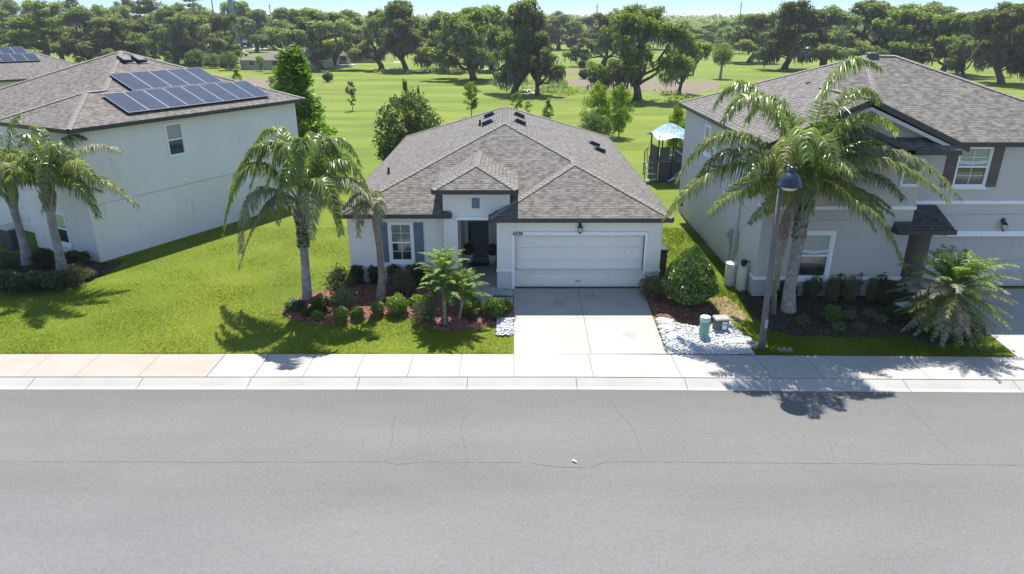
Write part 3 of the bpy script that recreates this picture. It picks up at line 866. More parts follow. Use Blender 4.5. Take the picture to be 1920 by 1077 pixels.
def in_poly(x, y, poly):
    px = np.array([p[0] for p in poly]); py = np.array([p[1] for p in poly])
    inside = np.zeros(x.shape, bool); j = len(px) - 1
    for i in range(len(px)):
        c = ((py[i] > y) != (py[j] > y)) & (x < (px[j] - px[i]) * (y - py[i]) / (py[j] - py[i] + 1e-12) + px[i])
        inside ^= c; j = i
    return inside
GZv = np.vectorize(GZ)

def grass_blades():
    rng = np.random.default_rng(3)
    reg = [(-24, 0.02, 20.02, 25.2, 90000), (-24, -6.3, 25.2, 33, 60000), (5.1, 16.2, 19.80, 24.5, 42000), (5.7, 9.0, 24.5, 33, 14000)]
    X, Y = [], []
    for x0, x1, y0, y1, n in reg:
        x = rng.uniform(x0, x1, n); y = y0 + (y1 - y0) * rng.random(n)
        keep = y > 20.02 + np.where(x > 2, -0.014 * (x - 2), 0)
        for B in (BED1, BED2, BED3, BED4, GRAV, GRAV2, GRAV3): keep &= ~in_poly(x, y, B)
        keep &= ~((x > -1.55) & (x < 0.06) & (y > 23.1))
        keep &= ~((x > 0) & (x < 5.06)) 
        # not inside the left house
        a = math.radians(28); dx = x + 17.55; dy = y - 27.75
        lx = dx * math.cos(a) - dy * math.sin(a); ly = dx * math.sin(a) + dy * math.cos(a)
        keep &= ~((lx < 0.05) & (ly > -0.05))
        st = in_poly(x, y, STRAW); keep &= ~(st & (rng.random(n) < .6))
        X.append(x[keep]); Y.append(y[keep])
    # ragged fringe along the sidewalk edge
    xf = rng.uniform(-24, 16.1, 15000); xf = xf[(xf < 0) | (xf > 7.3)]
    X.append(xf); Y.append(20.0 + np.where(xf > 2, -0.014 * (xf - 2), 0) + 0.05 - 0.07 * rng.random(len(xf)) ** 2 * (1 + np.sin(xf * 5.1) * np.sin(xf * 1.7)))
    x = np.concatenate(X); y = np.concatenate(Y); n = len(x)
    z = GZv(x, y)
    h = rng.uniform(0.02, 0.045, n) * (1 + 0.5 * np.sin(x * 1.3) * np.cos(y * 1.7)) * np.where(x > 5, 2.0, 1.0); a = rng.uniform(0, 6.28, n); w = rng.uniform(0.006, 0.012, n) * np.where(x > 5, 1.5, 1.0)
    lx, ly = rng.normal(0, .035, n), rng.normal(0, .035, n)
    p0 = np.stack([x - np.cos(a) * w, y - np.sin(a) * w, z - .005], 1); p1 = np.stack([x + np.cos(a) * w, y + np.sin(a) * w, z - .005], 1)
    p2 = np.stack([x + lx, y + ly, z + h], 1)
    v = np.stack([p0, p1, p2], 1).reshape(-1, 3); f = np.arange(3 * n).reshape(-1, 3)
    o = link_mesh('grass', np_mesh('grass', v, f, [L_BLADE])); tag(o, 'short bright green lawn grass blades in front and side yards', 'grass', kind='stuff')
grass_blades()

def rocks(name, poly, n, smin, smax, mat, seed, label):
    rng = np.random.default_rng(seed)
    xs = [p[0] for p in poly]; ys = [p[1] for p in poly]
    x = rng.uniform(min(xs), max(xs), n * 2); y = rng.uniform(min(ys), max(ys), n * 2)
    k = in_poly(x, y, poly); x = x[k][:n]; y = y[k][:n]; n = len(x)
    octa = np.array([(1, 0, 0), (0, 1, 0), (-1, 0, 0), (0, -1, 0), (0, 0, 1), (0, 0, -1), (.6, .6, .45), (-.6, .6, .5), (-.6, -.6, .4), (.6, -.6, .45)], float)
    tri = np.array([(4, 0, 6), (4, 6, 1), (4, 1, 7), (4, 7, 2), (4, 2, 8), (4, 8, 3), (4, 3, 9), (4, 9, 0), (0, 5, 1), (1, 5, 2), (2, 5, 3), (3, 5, 0), (0, 1, 6), (1, 2, 7), (2, 3, 8), (3, 0, 9)])
    s = rng.uniform(smin, smax, n) * (1 + (rng.random(n) > .93) * .6)
    a = rng.uniform(0, 6.28, n)
    L = octa[None] * (1 + rng.normal(0, .14, (n, len(octa), 1))) * (s[:, None] * np.stack([rng.uniform(.8, 1.5, n), np.ones(n), rng.uniform(.4, .7, n)], 1))[:, None, :] if False else octa[None] * (1 + rng.normal(0, .14, (n, len(octa), 1))) * s[:, None, None] * np.stack([rng.uniform(.8, 1.5, n), np.ones(n), rng.uniform(.4, .7, n)], 1)[:, None, :]
    ca, sa = np.cos(a)[:, None], np.sin(a)[:, None]
    gx = L[:, :, 0] * ca - L[:, :, 1] * sa + x[:, None]; gy = L[:, :, 0] * sa + L[:, :, 1] * ca + y[:, None]
    gzz = L[:, :, 2] + (GZv(x, y) + .035 + s * .25)[:, None]
    v = np.stack([gx, gy, gzz], 2).reshape(-1, 3)
    f = (tri[None] + (np.arange(n) * len(octa))[:, None, None]).reshape(-1, 3)
    o = link_mesh(name, np_mesh(name, v, f, [mat])); tag(o, label, 'gravel', kind='stuff')
rocks('white_gravel', GRAV, 4200, 0.02, 0.05, M_STONE, 1, 'white landscaping gravel heaped right of the driveway')
rocks('white_gravel', GRAV2, 420, 0.02, 0.055, M_STONE, 2, 'small square of white gravel left of the driveway')
rocks('white_gravel', GRAV3, 420, 0.015, 0.035, M_STONE, 3, 'shaded strip of pale gravel beside the garage corner')

def chips(name, poly, n, mats, seed, label):
    rng = np.random.default_rng(seed)
    xs = [p[0] for p in poly]; ys = [p[1] for p in poly]
    x = rng.uniform(min(xs), max(xs), n * 2); y = rng.uniform(min(ys), max(ys), n * 2)
    k = in_poly(x, y, poly); x = x[k][:n]; y = y[k][:n]; n = len(x)
    c = np.stack([x, y, GZv(x, y) + rng.uniform(.055, .085, n)], 1)
    v, f = leaf_quads(c, 0.09, rng, 0.28, 0.75)
    o = link_mesh(name, np_mesh(name, v, f, [mats])); tag(o, label, 'mulch', kind='stuff')
chip_red = leaf_mat('mulch_chip_red', (0.10, 0.04, 0.028), (0.26, 0.13, 0.095), (0.42, 0.26, 0.20), 0.0, 0.9, 0.1, 3, obj_var=0)
chip_dk = leaf_mat('mulch_chip_dark', (0.022, 0.018, 0.015), (0.06, 0.05, 0.042), (0.14, 0.115, 0.09), 0.0, 0.9, 0.1, 3, obj_var=0)
chips('mulch_chips', BED1, 9000, chip_red, 1, 'reddish brown bark chips in the long front bed')
chips('mulch_chips', BED2, 3000, chip_red, 2, 'reddish brown bark chips under the round shrub')
chips('mulch_chips', BED3, 7000, chip_dk, 3, 'dark bark chips in the bed of the right house')
chips('mulch_chips', BED4, 5000, chip_dk, 4, 'dark bark chips in the bed of the left house')

# ------------------------------------------------------------------ building helpers (local coordinates: x along front, y into the lot, z up)
def wall(mb, p0, p1, z0, z1, openings=(), depth=0.12, m=0, mr=None):
    """wall face from p0 to p1; outward normal to the right of p0->p1 ... front walls run left to right"""
    p0 = Vector((*p0, 0)); p1 = Vector((*p1, 0)); d = (p1 - p0); L = d.length; d /= L
    inn = Vector((-d.y, d.x, 0))
    us = sorted({0.0, L, *[v for o in openings for v in (o[0], o[1])]}); zs = sorted({z0, z1, *[v for o in openings for v in (o[2], o[3]) if z0 <= v <= z1]})
    P = lambda u, z, k=0.0: tuple(p0 + d * u + inn * k + Vector((0, 0, z)))
    for a, b in zip(us, us[1:]):
        for c, e in zip(zs, zs[1:]):
            mu, mz = (a + b) / 2, (c + e) / 2
            if any(o[0] < mu < o[1] and o[2] < mz < o[3] for o in openings): continue
            mb.face([P(a, c), P(b, c), P(b, e), P(a, e)], m)
    mr = m if mr is None else mr
    for (a, b, c, e) in openings:
        c2 = max(c, z0)
        mb.face([P(a, c2), P(a, e), P(a, e, depth), P(a, c2, depth)], mr)
        mb.face([P(b, c2), P(b, c2, depth), P(b, e, depth), P(b, e)], mr)
        mb.face([P(a, e), P(b, e), P(b, e, depth), P(a, e, depth)], mr)
        mb.face([P(a, c2), P(a, c2, depth), P(b, c2, depth), P(b, c2)], mr)

def rpoly(mb, pts, ed, m=0):
    """roof plane with UVs in metres: u along the eave direction ed, v up the slope"""
    P = [Vector(p) for p in pts]
    n = Vector((0, 0, 0))
    for i in range(len(P)): n += P[i].cross(P[(i + 1) % len(P)])
    n.normalize()
    if n.z < 0: P.reverse(); n = -n
    e = Vector((*ed, 0)).normalized(); up = n.cross(e)
    if up.z < 0: up = -up
    mb.face([tuple(p) for p in P], m, [(p.dot(e), p.dot(up)) for p in P])

def cap_line(mb, a, b, w=0.13, lift=0.035, m=1, n=None):
    """row of overlapping ridge-cap shingles from a up to b"""
    a = Vector(a); b = Vector(b); d = b - a; L = d.length; d /= L
    side = d.cross(Vector((0, 0, 1))).normalized(); up = side.cross(d)
    k = max(1, int(L / 0.2))
    for i in range(k):
        s, e = a + d * (L * i / k), a + d * (L * (i + 1.25) / k if i < k - 1 else L)
        h0, h1 = lift + 0.014, lift
        l0, c0, r0 = s - side * w + up * (h0 - w * .36), s + up * h0, s + side * w + up * (h0 - w * .36)
        l1, c1, r1 = e - side * w + up * (h1 - w * .36), e + up * h1, e + side * w + up * (h1 - w * .36)
        mb.face([l0, c0, c1, l1], m); mb.face([c0, r0, r1, c1], m)
        mb.face([l0, l0 - up * .02, c0 - up * .02, c0], m); mb.face([c0, c0 - up * .02, r0 - up * .02, r0], m)

def fascia(mb, a, b, h=0.17, t=0.05, m=0):
    """gutter/fascia board hanging from eave edge a-b (top edge), a->b with outside to the right"""
    a = Vector(a); b = Vector(b); d = (b - a); L = d.length; d.normalize()
    o = d.cross(Vector((0, 0, 1))).normalized() * t
    lip = Vector((0, 0, 0.012))
    A = [a + lip, b + lip, b + o + lip, a + o + lip]
    B = [p - Vector((0, 0, h)) for p in A]
    for q in (A[::-1], B, [A[3], A[2], B[2], B[3]], [A[0], B[0], B[1], A[1]][::-1], [A[0], A[3], B[3], B[0]], [A[1], B[1], B[2], A[2]]):
        mb.face(q, m)

def roof_vent(parent, loc, rz, tilt, name='roof_vent', w=0.32, l=0.38, axis='x'):
    mb = MB()
    mb.face([(-w, -l, .02), (w, -l, .02), (w, l, .02), (-w, l, .02)])
    z = .17
    pts = [(-w * .8, -l * .8, .02), (w * .8, -l * .8, .02), (w * .8, l * .8, .02), (-w * .8, l * .8, .02)]
    top = [(-w * .75, -l * .75, z), (w * .75, -l * .75, z), (w * .6, l * .6, z * .8), (-w * .6, l * .6, z * .8)]
    for i in range(4):
        k = (i + 1) % 4; mb.face([pts[i], pts[k], top[k], top[i]])
    mb.face(top)
    o = mb.build(name, M_BLACK, parent)
    o.location = loc
    o.rotation_euler = (tilt[0], tilt[1], rz)
    return o

def make_window(parent, loc, rz, w, h, up=None, lo=None, cols=2, casing=0.09, casing_mat=None, sill=True, curtain=False, muntin=True):
    """double-hung window; origin bottom-centre on the wall face, y points into the room"""
    fr = MB(); c = casing
    for (a, b, z0, z1) in ((-w / 2 - c, -w / 2, -c, h + c), (w / 2, w / 2 + c, -c, h + c), (-w / 2, w / 2, h, h + c), (-w / 2, w / 2, -c, 0)):
        fr.box(a, b, -0.035, 0.004, z0, z1)
    o = fr.build('window', casing_mat or M_TRIM, parent, loc=loc, rot=(0, 0, rz))
    sf = MB(); t = 0.045
    sf.box(-w / 2, -w / 2 + t, 0.0, .08, 0, h); sf.box(w / 2 - t, w / 2, 0.0, .08, 0, h)
    sf.box(-w / 2 + t, w / 2 - t, 0.0, .08, h - t, h); sf.box(-w / 2 + t, w / 2 - t, 0.0, .08, 0, t)
    sf.box(-w / 2 + t, w / 2 - t, -.012, .06, h / 2 - t * .6, h / 2 + t * .6)
    sf.build('sash', M_WHITE, o)
    for (z0, z1, mt) in ((t, h / 2 - t * .6, lo or M_GLASS), (h / 2 + t * .6, h - t, up or M_GLASS_UP)):
        g = MB(); g.box(-w / 2 + t, w / 2 - t, .05, .06, z0, z1); g.build('pane', mt, o)
        if muntin:
            b = MB(); b.box(-.009, .009, .036, .049, z0, z1); b.box(-w / 2 + t, -.009, .038, .047, (z0 + z1) / 2 - .008, (z0 + z1) / 2 + .008); b.box(.009, w / 2 - t, .038, .047, (z0 + z1) / 2 - .008, (z0 + z1) / 2 + .008)
            b.build('glazing_bar', M_WHITE, o)
    if curtain:
        g = MB()
        for i in range(12):
            x0 = -w / 2 + t + (w - 2 * t) * i / 12; x1 = -w / 2 + t + (w - 2 * t) * (i + 1) / 12
            k0, k1 = (.046, .040) if i % 2 else (.040, .046)
            zc = h / 2 + 0.1 + .05 * abs(i - 5.5) / 5.5
            g.face([(x0, k0, zc - .04), (x1, k1, zc - .04 + .01), (x1, k1, zc + .08), (x0, k0, zc + .08)])
        g.build('curtain', M_CURTAIN, o)
    if sill:
        s = MB(); s.bbox(-w / 2 - c - .04, w / 2 + c + .04, -.075, -.036, -c - .05, -c + .01, .008); s.build('sill', casing_mat or M_TRIM, o)
    return o

def make_shutter(parent, loc, rz, w, h, mat):
    mb = MB()
    mb.bbox(-w / 2, w / 2, -.045, -.002, 0, h, .006)
    for (z0, z1) in ((h * .05, h * .46), (h * .52, h * .95)):
        n = 12
        for i in range(n):
            a = z0 + (z1 - z0) * i / n
            mb.face([(-w * .36, -.047, a), (w * .36, -.047, a), (w * .36, -.062, a + (z1 - z0) / n * .8), (-w * .36, -.062, a + (z1 - z0) / n * .8)])
            mb.face([(-w * .36, -.062, a + (z1 - z0) / n * .8), (w * .36, -.062, a + (z1 - z0) / n * .8), (w * .36, -.047, a + (z1 - z0) / n), (-w * .36, -.047, a + (z1 - z0) / n)])
    return mb.build('shutter', mat, parent, loc=loc, rot=(0, 0, rz))

def make_garage_door(parent, x0, x1, z1, y, mat, rows=4, cols=8):
    mb = MB(); hh = z1 / rows
    for r in range(rows):
        a, b = r * hh + .006, (r + 1) * hh - .006
        mb.box(x0, x1, y, y + .04, a, b)
        mb.box(x0, x1, y + .02, y + .045, b, b + .012)
        cw = (x1 - x0) / cols
        for c in range(cols):
            u0, u1 = x0 + c * cw + .07, x0 + (c + 1) * cw - .07; v0, v1 = a + .09, b - .09
            k = .022
            o = [(u0, v0), (u1, v0), (u1, v1), (u0, v1)]; i_ = [(u0 + k, v0 + k), (u1 - k, v0 + k), (u1 - k, v1 - k), (u0 + k, v1 - k)]
            for q in range(4):
                w = (q + 1) % 4
                mb.face([(o[q][0], y - .001, o[q][1]), (o[w][0], y - .001, o[w][1]), (i_[w][0], y - .012, i_[w][1]), (i_[q][0], y - .012, i_[q][1])])
            mb.face([(p[0], y - .012, p[1]) for p in i_])
    d = mb.build('garage_door', mat, parent)
    s = MB(); s.box(x0, x1, y - .01, y + .05, -.005, .03); s.build('rubber_seal', M_BLACK, d)
    h = MB(); xm = (x0 + x1) / 2
    h.tube([(xm - .1, y - .01, hh * .5), (xm - .1, y - .05, hh * .5), (xm + .1, y - .05, hh * .5), (xm + .1, y - .01, hh * .5)], .012, 6)
    h.build('handle', M_BLACK, d)
    return d

def make_wall_lamp(parent, loc, s=1.0):
    mb = MB()
    mb.lathe(0, -.02, [(.05, .22), (.06, .24), (.055, .34), (.02, .38)], 10)
    mb.tube([(0, -.02, .30), (0, -.10, .38), (0, -.17, .34), (0, -.17, .26)], .014, 6)
    mb.lathe(0, -.17, [(.012, .30), (.03, .27), (.11, .20), (.12, .185), (.10, .18)], 8)
    for i in range(6):
        t = i * math.pi / 3
        mb.tube([(.10 * math.cos(t), -.17 + .10 * math.sin(t), .185), (.065 * math.cos(t), -.17 + .065 * math.sin(t), -.02)], .008, 4)
    mb.lathe(0, -.17, [(.068, -.01), (.07, -.03), (.03, -.06), (.012, -.10), (.002, -.13)], 8)
    o = mb.build('wall_lamp', M_BLACK, parent, loc=loc)
    o.scale = (s, s, s)
    g = MB(); g.lathe(0, -.17, [(.058, -.01), (.085, .175)], 6); g.build('lamp_glass', M_LENS, o)
    return o

def text_mesh(parent, body, size, loc, rz, mat, name='house_number', font_bold=False):
    cu = bpy.data.curves.new('txt', 'FONT'); cu.body = body; cu.size = size; cu.extrude = .008; cu.offset = 0.004
    cu.align_x = 'LEFT'
    tmp = bpy.data.objects.new('tmp_txt', cu); COL.objects.link(tmp)
    dg = bpy.context.evaluated_depsgraph_get()
    me = bpy.data.meshes.new_from_object(tmp.evaluated_get(dg)); me.name = name
    bpy.data.objects.remove(tmp); me.materials.clear(); me.materials.append(mat)
    return link_mesh(name, me, parent, loc, (math.pi / 2, 0, rz))

# ------------------------------------------------------------------ centre house (root at garage front, z = pad)
SL = 0.405
def centre_house():
    root = thing('single_storey_house', 'single-storey off-white house with grey hip roof and cream double garage door, in the middle', 'house', (0, 24.7, PAD))
    wz = 2.84
    WX0, WX1, BK = -6.28, 5.62, 18.0
    w = MB()
    base = 0.70
    # left wing front (windows at x -4.70..-3.83)
    win = (WX0, -4.66, -3.86)
    for (z0, z1, m) in ((-.3, base, 1), (base, wz, 0)):
        wall(w, (WX0, .6), (-2.05, .6), z0, z1, [(-4.66 - WX0, -3.86 - WX0, .93, 2.42)] if m == 0 else [], .1, m)
    # entry recess
    for (z0, z1, m) in ((-.3, wz + .1, 0),):
        wall(w, (-2.05, .3), (-2.05, 3.45), z0, 2.72, [], .1, 0)
        wall(w, (-2.05, 3.45), (-.57, 3.45), z0, 2.72, [(.14, 1.10, 0.05, 2.32)], .06, 0)
    wall(w, (-.57, 3.45), (-.57, 0.0), -.3, 2.72, [], .1, 0)
    w.face([(-2.05, .3, 2.70), (-.57, .3, 2.70), (-.57, 3.45, 2.70), (-2.05, 3.45, 2.70)][::-1], 0)
    # tower front
    wall(w, (-2.58, .3), (-.08, .3), -.3, 3.82, [(.53, 2.01, -.3, 2.70)], .25, 0)
    w.face([(-2.58, .6, -.3), (-2.58, .3, -.3), (-2.58, .3, 3.82), (-2.58, 2.9, 3.82), (-2.58, 2.9, 2.9), (-2.58, .6, 2.9)], 0)
    w.face([(-.08, .3, 2.6), (-.08, 2.9, 2.6), (-.08, 2.9, 3.82), (-.08, .3, 3.82)], 0)
    # garage front
    for (z0, z1, m) in ((-.3, .76, 1), (.76, wz, 0)):
        wall(w, (-.57, 0), (WX1, 0), z0, z1, [(.1 + .57, 4.98 + .57, -.3, 2.16)], .22, m, 0)
    wall(w, (WX1, 0), (WX1, BK), -.3, wz, [], .1, 0)
    wall(w, (WX1, BK), (WX0, BK), -.3, wz, [(3, 4.8, 0.05, 2.1), (7, 8.2, .9, 2.2)], .1, 0)
    wall(w, (WX0, BK), (WX0, .6), -.3, wz, [(5.0, 5.9, .9, 2.1)], .1, 0)
    w.build('wall', [M_WALL, M_WALL_LOW], root)
    # dark room behind the rear openings
    dk = MB(); dk.face([(WX1 - 4.9, BK - .09, .05), (WX1 - 2.9, BK - .09, .05), (WX1 - 2.9, BK - .09, 2.2), (WX1 - 4.9, BK - .09, 2.2)]); dk.build('patio_door', M_GLASS, root)
    make_window(root, (WX1 - 7.6, BK - .0, .9), math.pi, 1.2, 1.3)
    make_window(root, (WX0, BK - 5.45, .9), -math.pi / 2, .9, 1.2)
    # wainscot bands
    b = MB()
    for q in ((WX0 - .03, -2.06, .545, .599, base - .01, base + .075), (-.60, -.025, -.055, -.001, .72, .80), (5.095, WX1 + .03, -.055, -.001, .72, .80), (-2.10, -.52, .245, .299, 2.66, 2.80)):
        b = MB(); b.bbox(*q, .008); b.build('wall_band', M_TRIM, root)
    f = MB(); f.box(-.02, .1, -.04, -.001, -.05, 2.16); f.box(4.98, 5.09, -.04, -.001, -.05, 2.16); f.box(-.02, 5.09, -.042, -.001, 2.16, 2.29)
    f.build('garage_door_frame', M_TRIM, root)
    make_garage_door(root, .1, 4.98, 2.16, .16, M_GDOOR)
    # tower accent panel
    p = MB(); p.bbox(-1.49, -1.21, .262, .299, 3.12, 3.5, .01); p.box(-1.46, -1.24, .250, .262, 3.15, 3.47); p.build('accent_panel', M_SHUT, root)
    # front door
    d = MB(); d.box(-1.87, -.99, 3.50, 3.54, .07, 2.30)
    for (z0, z1) in ((.22, .98), (1.12, 2.14)):
        for (x0, x1) in ((-1.76, -1.47), (-1.39, -1.10)):
            d.box(x0, x1, 3.488, 3.50, z0, z1); d.box(x0 + .05, x1 - .05, 3.478, 3.488, z0 + .05, z1 - .05)
    door = d.build('front_door', M_DOOR, root)
    h = MB(); h.tube([(-1.80, 3.48, .98), (-1.80, 3.42, 1.0), (-1.80, 3.42, 1.22), (-1.80, 3.48, 1.25)], .014, 6); h.bbox(-1.835, -1.765, 3.465, 3.487, .92, 1.30, .008); h.lathe(-1.80, 3.46, [(.03, 1.38), (.035, 1.42), (.02, 1.45)], 8)
    h.build('handle', M_BLACK, door)
    df = MB(); df.box(-1.93, -1.87, 3.40, 3.449, .05, 2.36); df.box(-.99, -.93, 3.40, 3.449, .05, 2.36); df.box(-1.87, -.99, 3.40, 3.449, 2.30, 2.36); df.build('door_frame', M_WHITE, root)
    db = MB(); db.bbox(-2.035, -2.049 + .03, 1.9, 1.96, 1.15, 1.27, .005); db.build('doorbell', M_BLACK, root)
    fl = MB(); fl.bbox(-2.04, -.58, .05, 3.44, -.2, .05, .01); fl.build('porch_floor', M_DRIVE, root)
    ws = make_window(root, (-4.26, .6, .93), 0, .80, 1.49, M_GLASS_TEAL, M_GLASS)
    make_shutter(root, (-4.93, .6, .88), 0, .36, 1.60, M_SHUT); make_shutter(root, (-3.57, .6, .88), 0, .36, 1.60, M_SHUT)
    make_wall_lamp(root, (2.53, 0, 2.33), 0.95)
    text_mesh(root, '6938', .19, (.02, -.046, 2.165), 0, M_BLACK)
    # roof
    E = 2.93; r = MB()
    XL, XR, xc = -6.5, 5.86, -.32
    z = lambda dist: E + SL * dist
    hw = (XR - XL) / 2
    A1 = (xc, .1 + hw, z(hw)); A2 = (xc, 12.0, z(hw))
    g0 = -.81; gh = (XR - g0) / 2; gc = (XR + g0) / 2
    G1 = (gc, -.45 + gh, z(gh)); G2 = (gc, .1 + gh, z(gh))
    rpoly(r, [(XR, -.45, E), G1, G2, A1, A2, (XR, 18.25, E)], (0, 1))
    rpoly(r, [(XL, .1, E), A1, A2, (XL, 18.25, E)], (0, 1))
    rpoly(r, [(XL, .1, E), (-2.3, .1, E), (-2.3, .45, z(.35)), (g0 + .35, .45, z(.35)), G2, A1], (1, 0))
    rpoly(r, [(XL, 18.25, E), A2, (XR, 18.25, E)], (1, 0))
    rpoly(r, [(g0, -.45, E), (XR, -.45, E), G1], (1, 0))
    rpoly(r, [(g0, -.45, E), (g0, .1, E), (g0 + .35, .45, z(.35)), G2, G1], (0, 1))
    # tower roof
    TE = 3.91; tx0, tx1, ty = -2.89, .19, -.17; th = (tx1 - tx0) / 2; tc = (tx0 + tx1) / 2
    yb = .1 + (TE - E) / SL; T1 = (tc, ty + th, TE + SL * th); T2 = (tc, .1 + (TE + SL * th - E) / SL, TE + SL * th)
    rpoly(r, [(tx0, ty, TE), (tx1, ty, TE), T1], (1, 0))
    rpoly(r, [(tx0, ty, TE), T1, T2, (tx0, yb, TE)], (0, 1))
    rpoly(r, [(tx1, ty, TE), T1, T2, (tx1, yb, TE)], (0, 1))
    for a, b_ in (((XL, .1, E), A1), ((XR, -.45, E), G1), (G2, A1), (A1, A2), ((XL, 18.25, E), A2), ((XR, 18.25, E), A2), ((g0, -.45, E), G1), (G1, G2), ((tx0, ty, TE), T1), ((tx1, ty, TE), T1), (T1, T2)):
        cap_line(r, a, b_)
    # soffits
    s_ = E - .15
    for q in ([(XL, .1), (-2.3, .1), (-2.3, .6), (XL, .6)], [(g0, -.45), (XR, -.45), (XR, 0), (g0, 0)], [(WX1, 0), (XR, 0), (XR, 18.25), (WX1, 18.25)], [(XL, .6), (WX0, .6), (WX0, 18.25), (XL, 18.25)]):
        r.face([(x, y, s_) for x, y in q][::-1], 2)
    r.face([(x, y, TE - .15) for x, y in [(tx0, ty), (tx1, ty), (tx1, 2.4), (tx0, 2.4)]][::-1], 2)
    roof = r.build('roof', [M_SHINGLE, M_CAP, M_SOFFIT], root)
    fa = MB()
    fascia(fa, (XL, .1, E), (-2.3, .1, E)); fascia(fa, (g0, -.45, E), (XR, -.45, E)); fascia(fa, (XR, -.45, E), (XR, 18.25, E)); fascia(fa, (XR, 18.25, E), (XL, 18.25, E)); fascia(fa, (XL, 18.25, E), (XL, .1, E))
    fascia(fa, (g0, .1, E), (g0, -.45, E)); fascia(fa, (-2.3, .1, E), (-2.3, .3, E))
    fascia(fa, (tx0, ty, TE), (tx1, ty, TE)); fascia(fa, (tx1, ty, TE), (tx1, yb, TE)); fascia(fa, (tx0, yb, TE), (tx0, ty, TE))
    fa.build('gutter', M_FASCIA, root)
    th_ = math.atan(SL)
    def vent(px, py, side):
        R = ray(px, py)
        lo, hi = 5., 80.
        for _ in range(50):
            t = (lo + hi) / 2; x, y, zz = R[0] * t, R[1] * t - 24.7, CAMH + R[2] * t - PAD
            roofz = E + SL * ((x - XL) if side < 0 else (XR - x))
            if zz > roofz: lo = t
            else: hi = t
        roof_vent(roof, (x, y, zz + .01), 0, (0, -th_ * 1 if side < 0 else th_), 'roof_vent')
    for px, py in ((918, 218), (915, 232)): vent(px, py, -1)
    for px, py in ((973, 218), (975, 231), (1114, 272), (1124, 283)): vent(px, py, 1)
    # vent pipes
    for (px, py, sd) in ((900, 236, -1), (729, 326, -1)):
        R = ray(px, py); lo, hi = 5., 80.
        for _ in range(50):
            t = (lo + hi) / 2; x, y, zz = R[0] * t, R[1] * t - 24.7, CAMH + R[2] * t - PAD
            if zz > E + SL * (x - XL): lo = t
            else: hi = t
        m_ = MB(); m_.lathe(x, y, [(.10, zz - .05), (.07, zz + .06), (.05, zz + .08), (.05, zz + .28)], 10); m_.build('vent_pipe', M_BLACK, roof)
    return root
centre_house()

# ------------------------------------------------------------------ left two-storey house
def solar_panel(parent, f, e1, e2, origin, w, h, lift=0.09):
    """one framed panel; e1 along the eave, e2 up the slope, placed in roof coordinates"""
    n = e1.cross(e2).normalized()
    P = lambda u, v, k: tuple(origin + e1 * u + e2 * v + n * k)
    mb = MB()
    for (u0, u1, v0, v1) in ((0, w, 0, .02), (0, w, h - .02, h), (0, .02, .02, h - .02), (w - .02, w, .02, h - .02)):
        q = [(u0, v0), (u1, v0), (u1, v1), (u0, v1)]
        mb.face([P(a, b, lift + .04) for a, b in q], 1)
        for i in range(4):
            j = (i + 1) % 4; mb.face([P(*q[i], lift), P(*q[j], lift), P(*q[j], lift + .04), P(*q[i], lift + .04)], 1)
    mb.face([P(.02, .02, lift + .034), P(w - .02, .02, lift + .034), P(w - .02, h - .02, lift + .034), P(.02, h - .02, lift + .034)], 0)
    mb.face([P(0, 0, lift), P(0, h, lift), P(w, h, lift), P(w, 0, lift)], 0)
    for v in (.3, h - .3):
        mb.face([P(0, v, .01), P(w, v, .01), P(w, v, lift), P(0, v, lift)], 1)
    return mb.build('solar_panel', [M_SOLAR, M_ALU], parent)

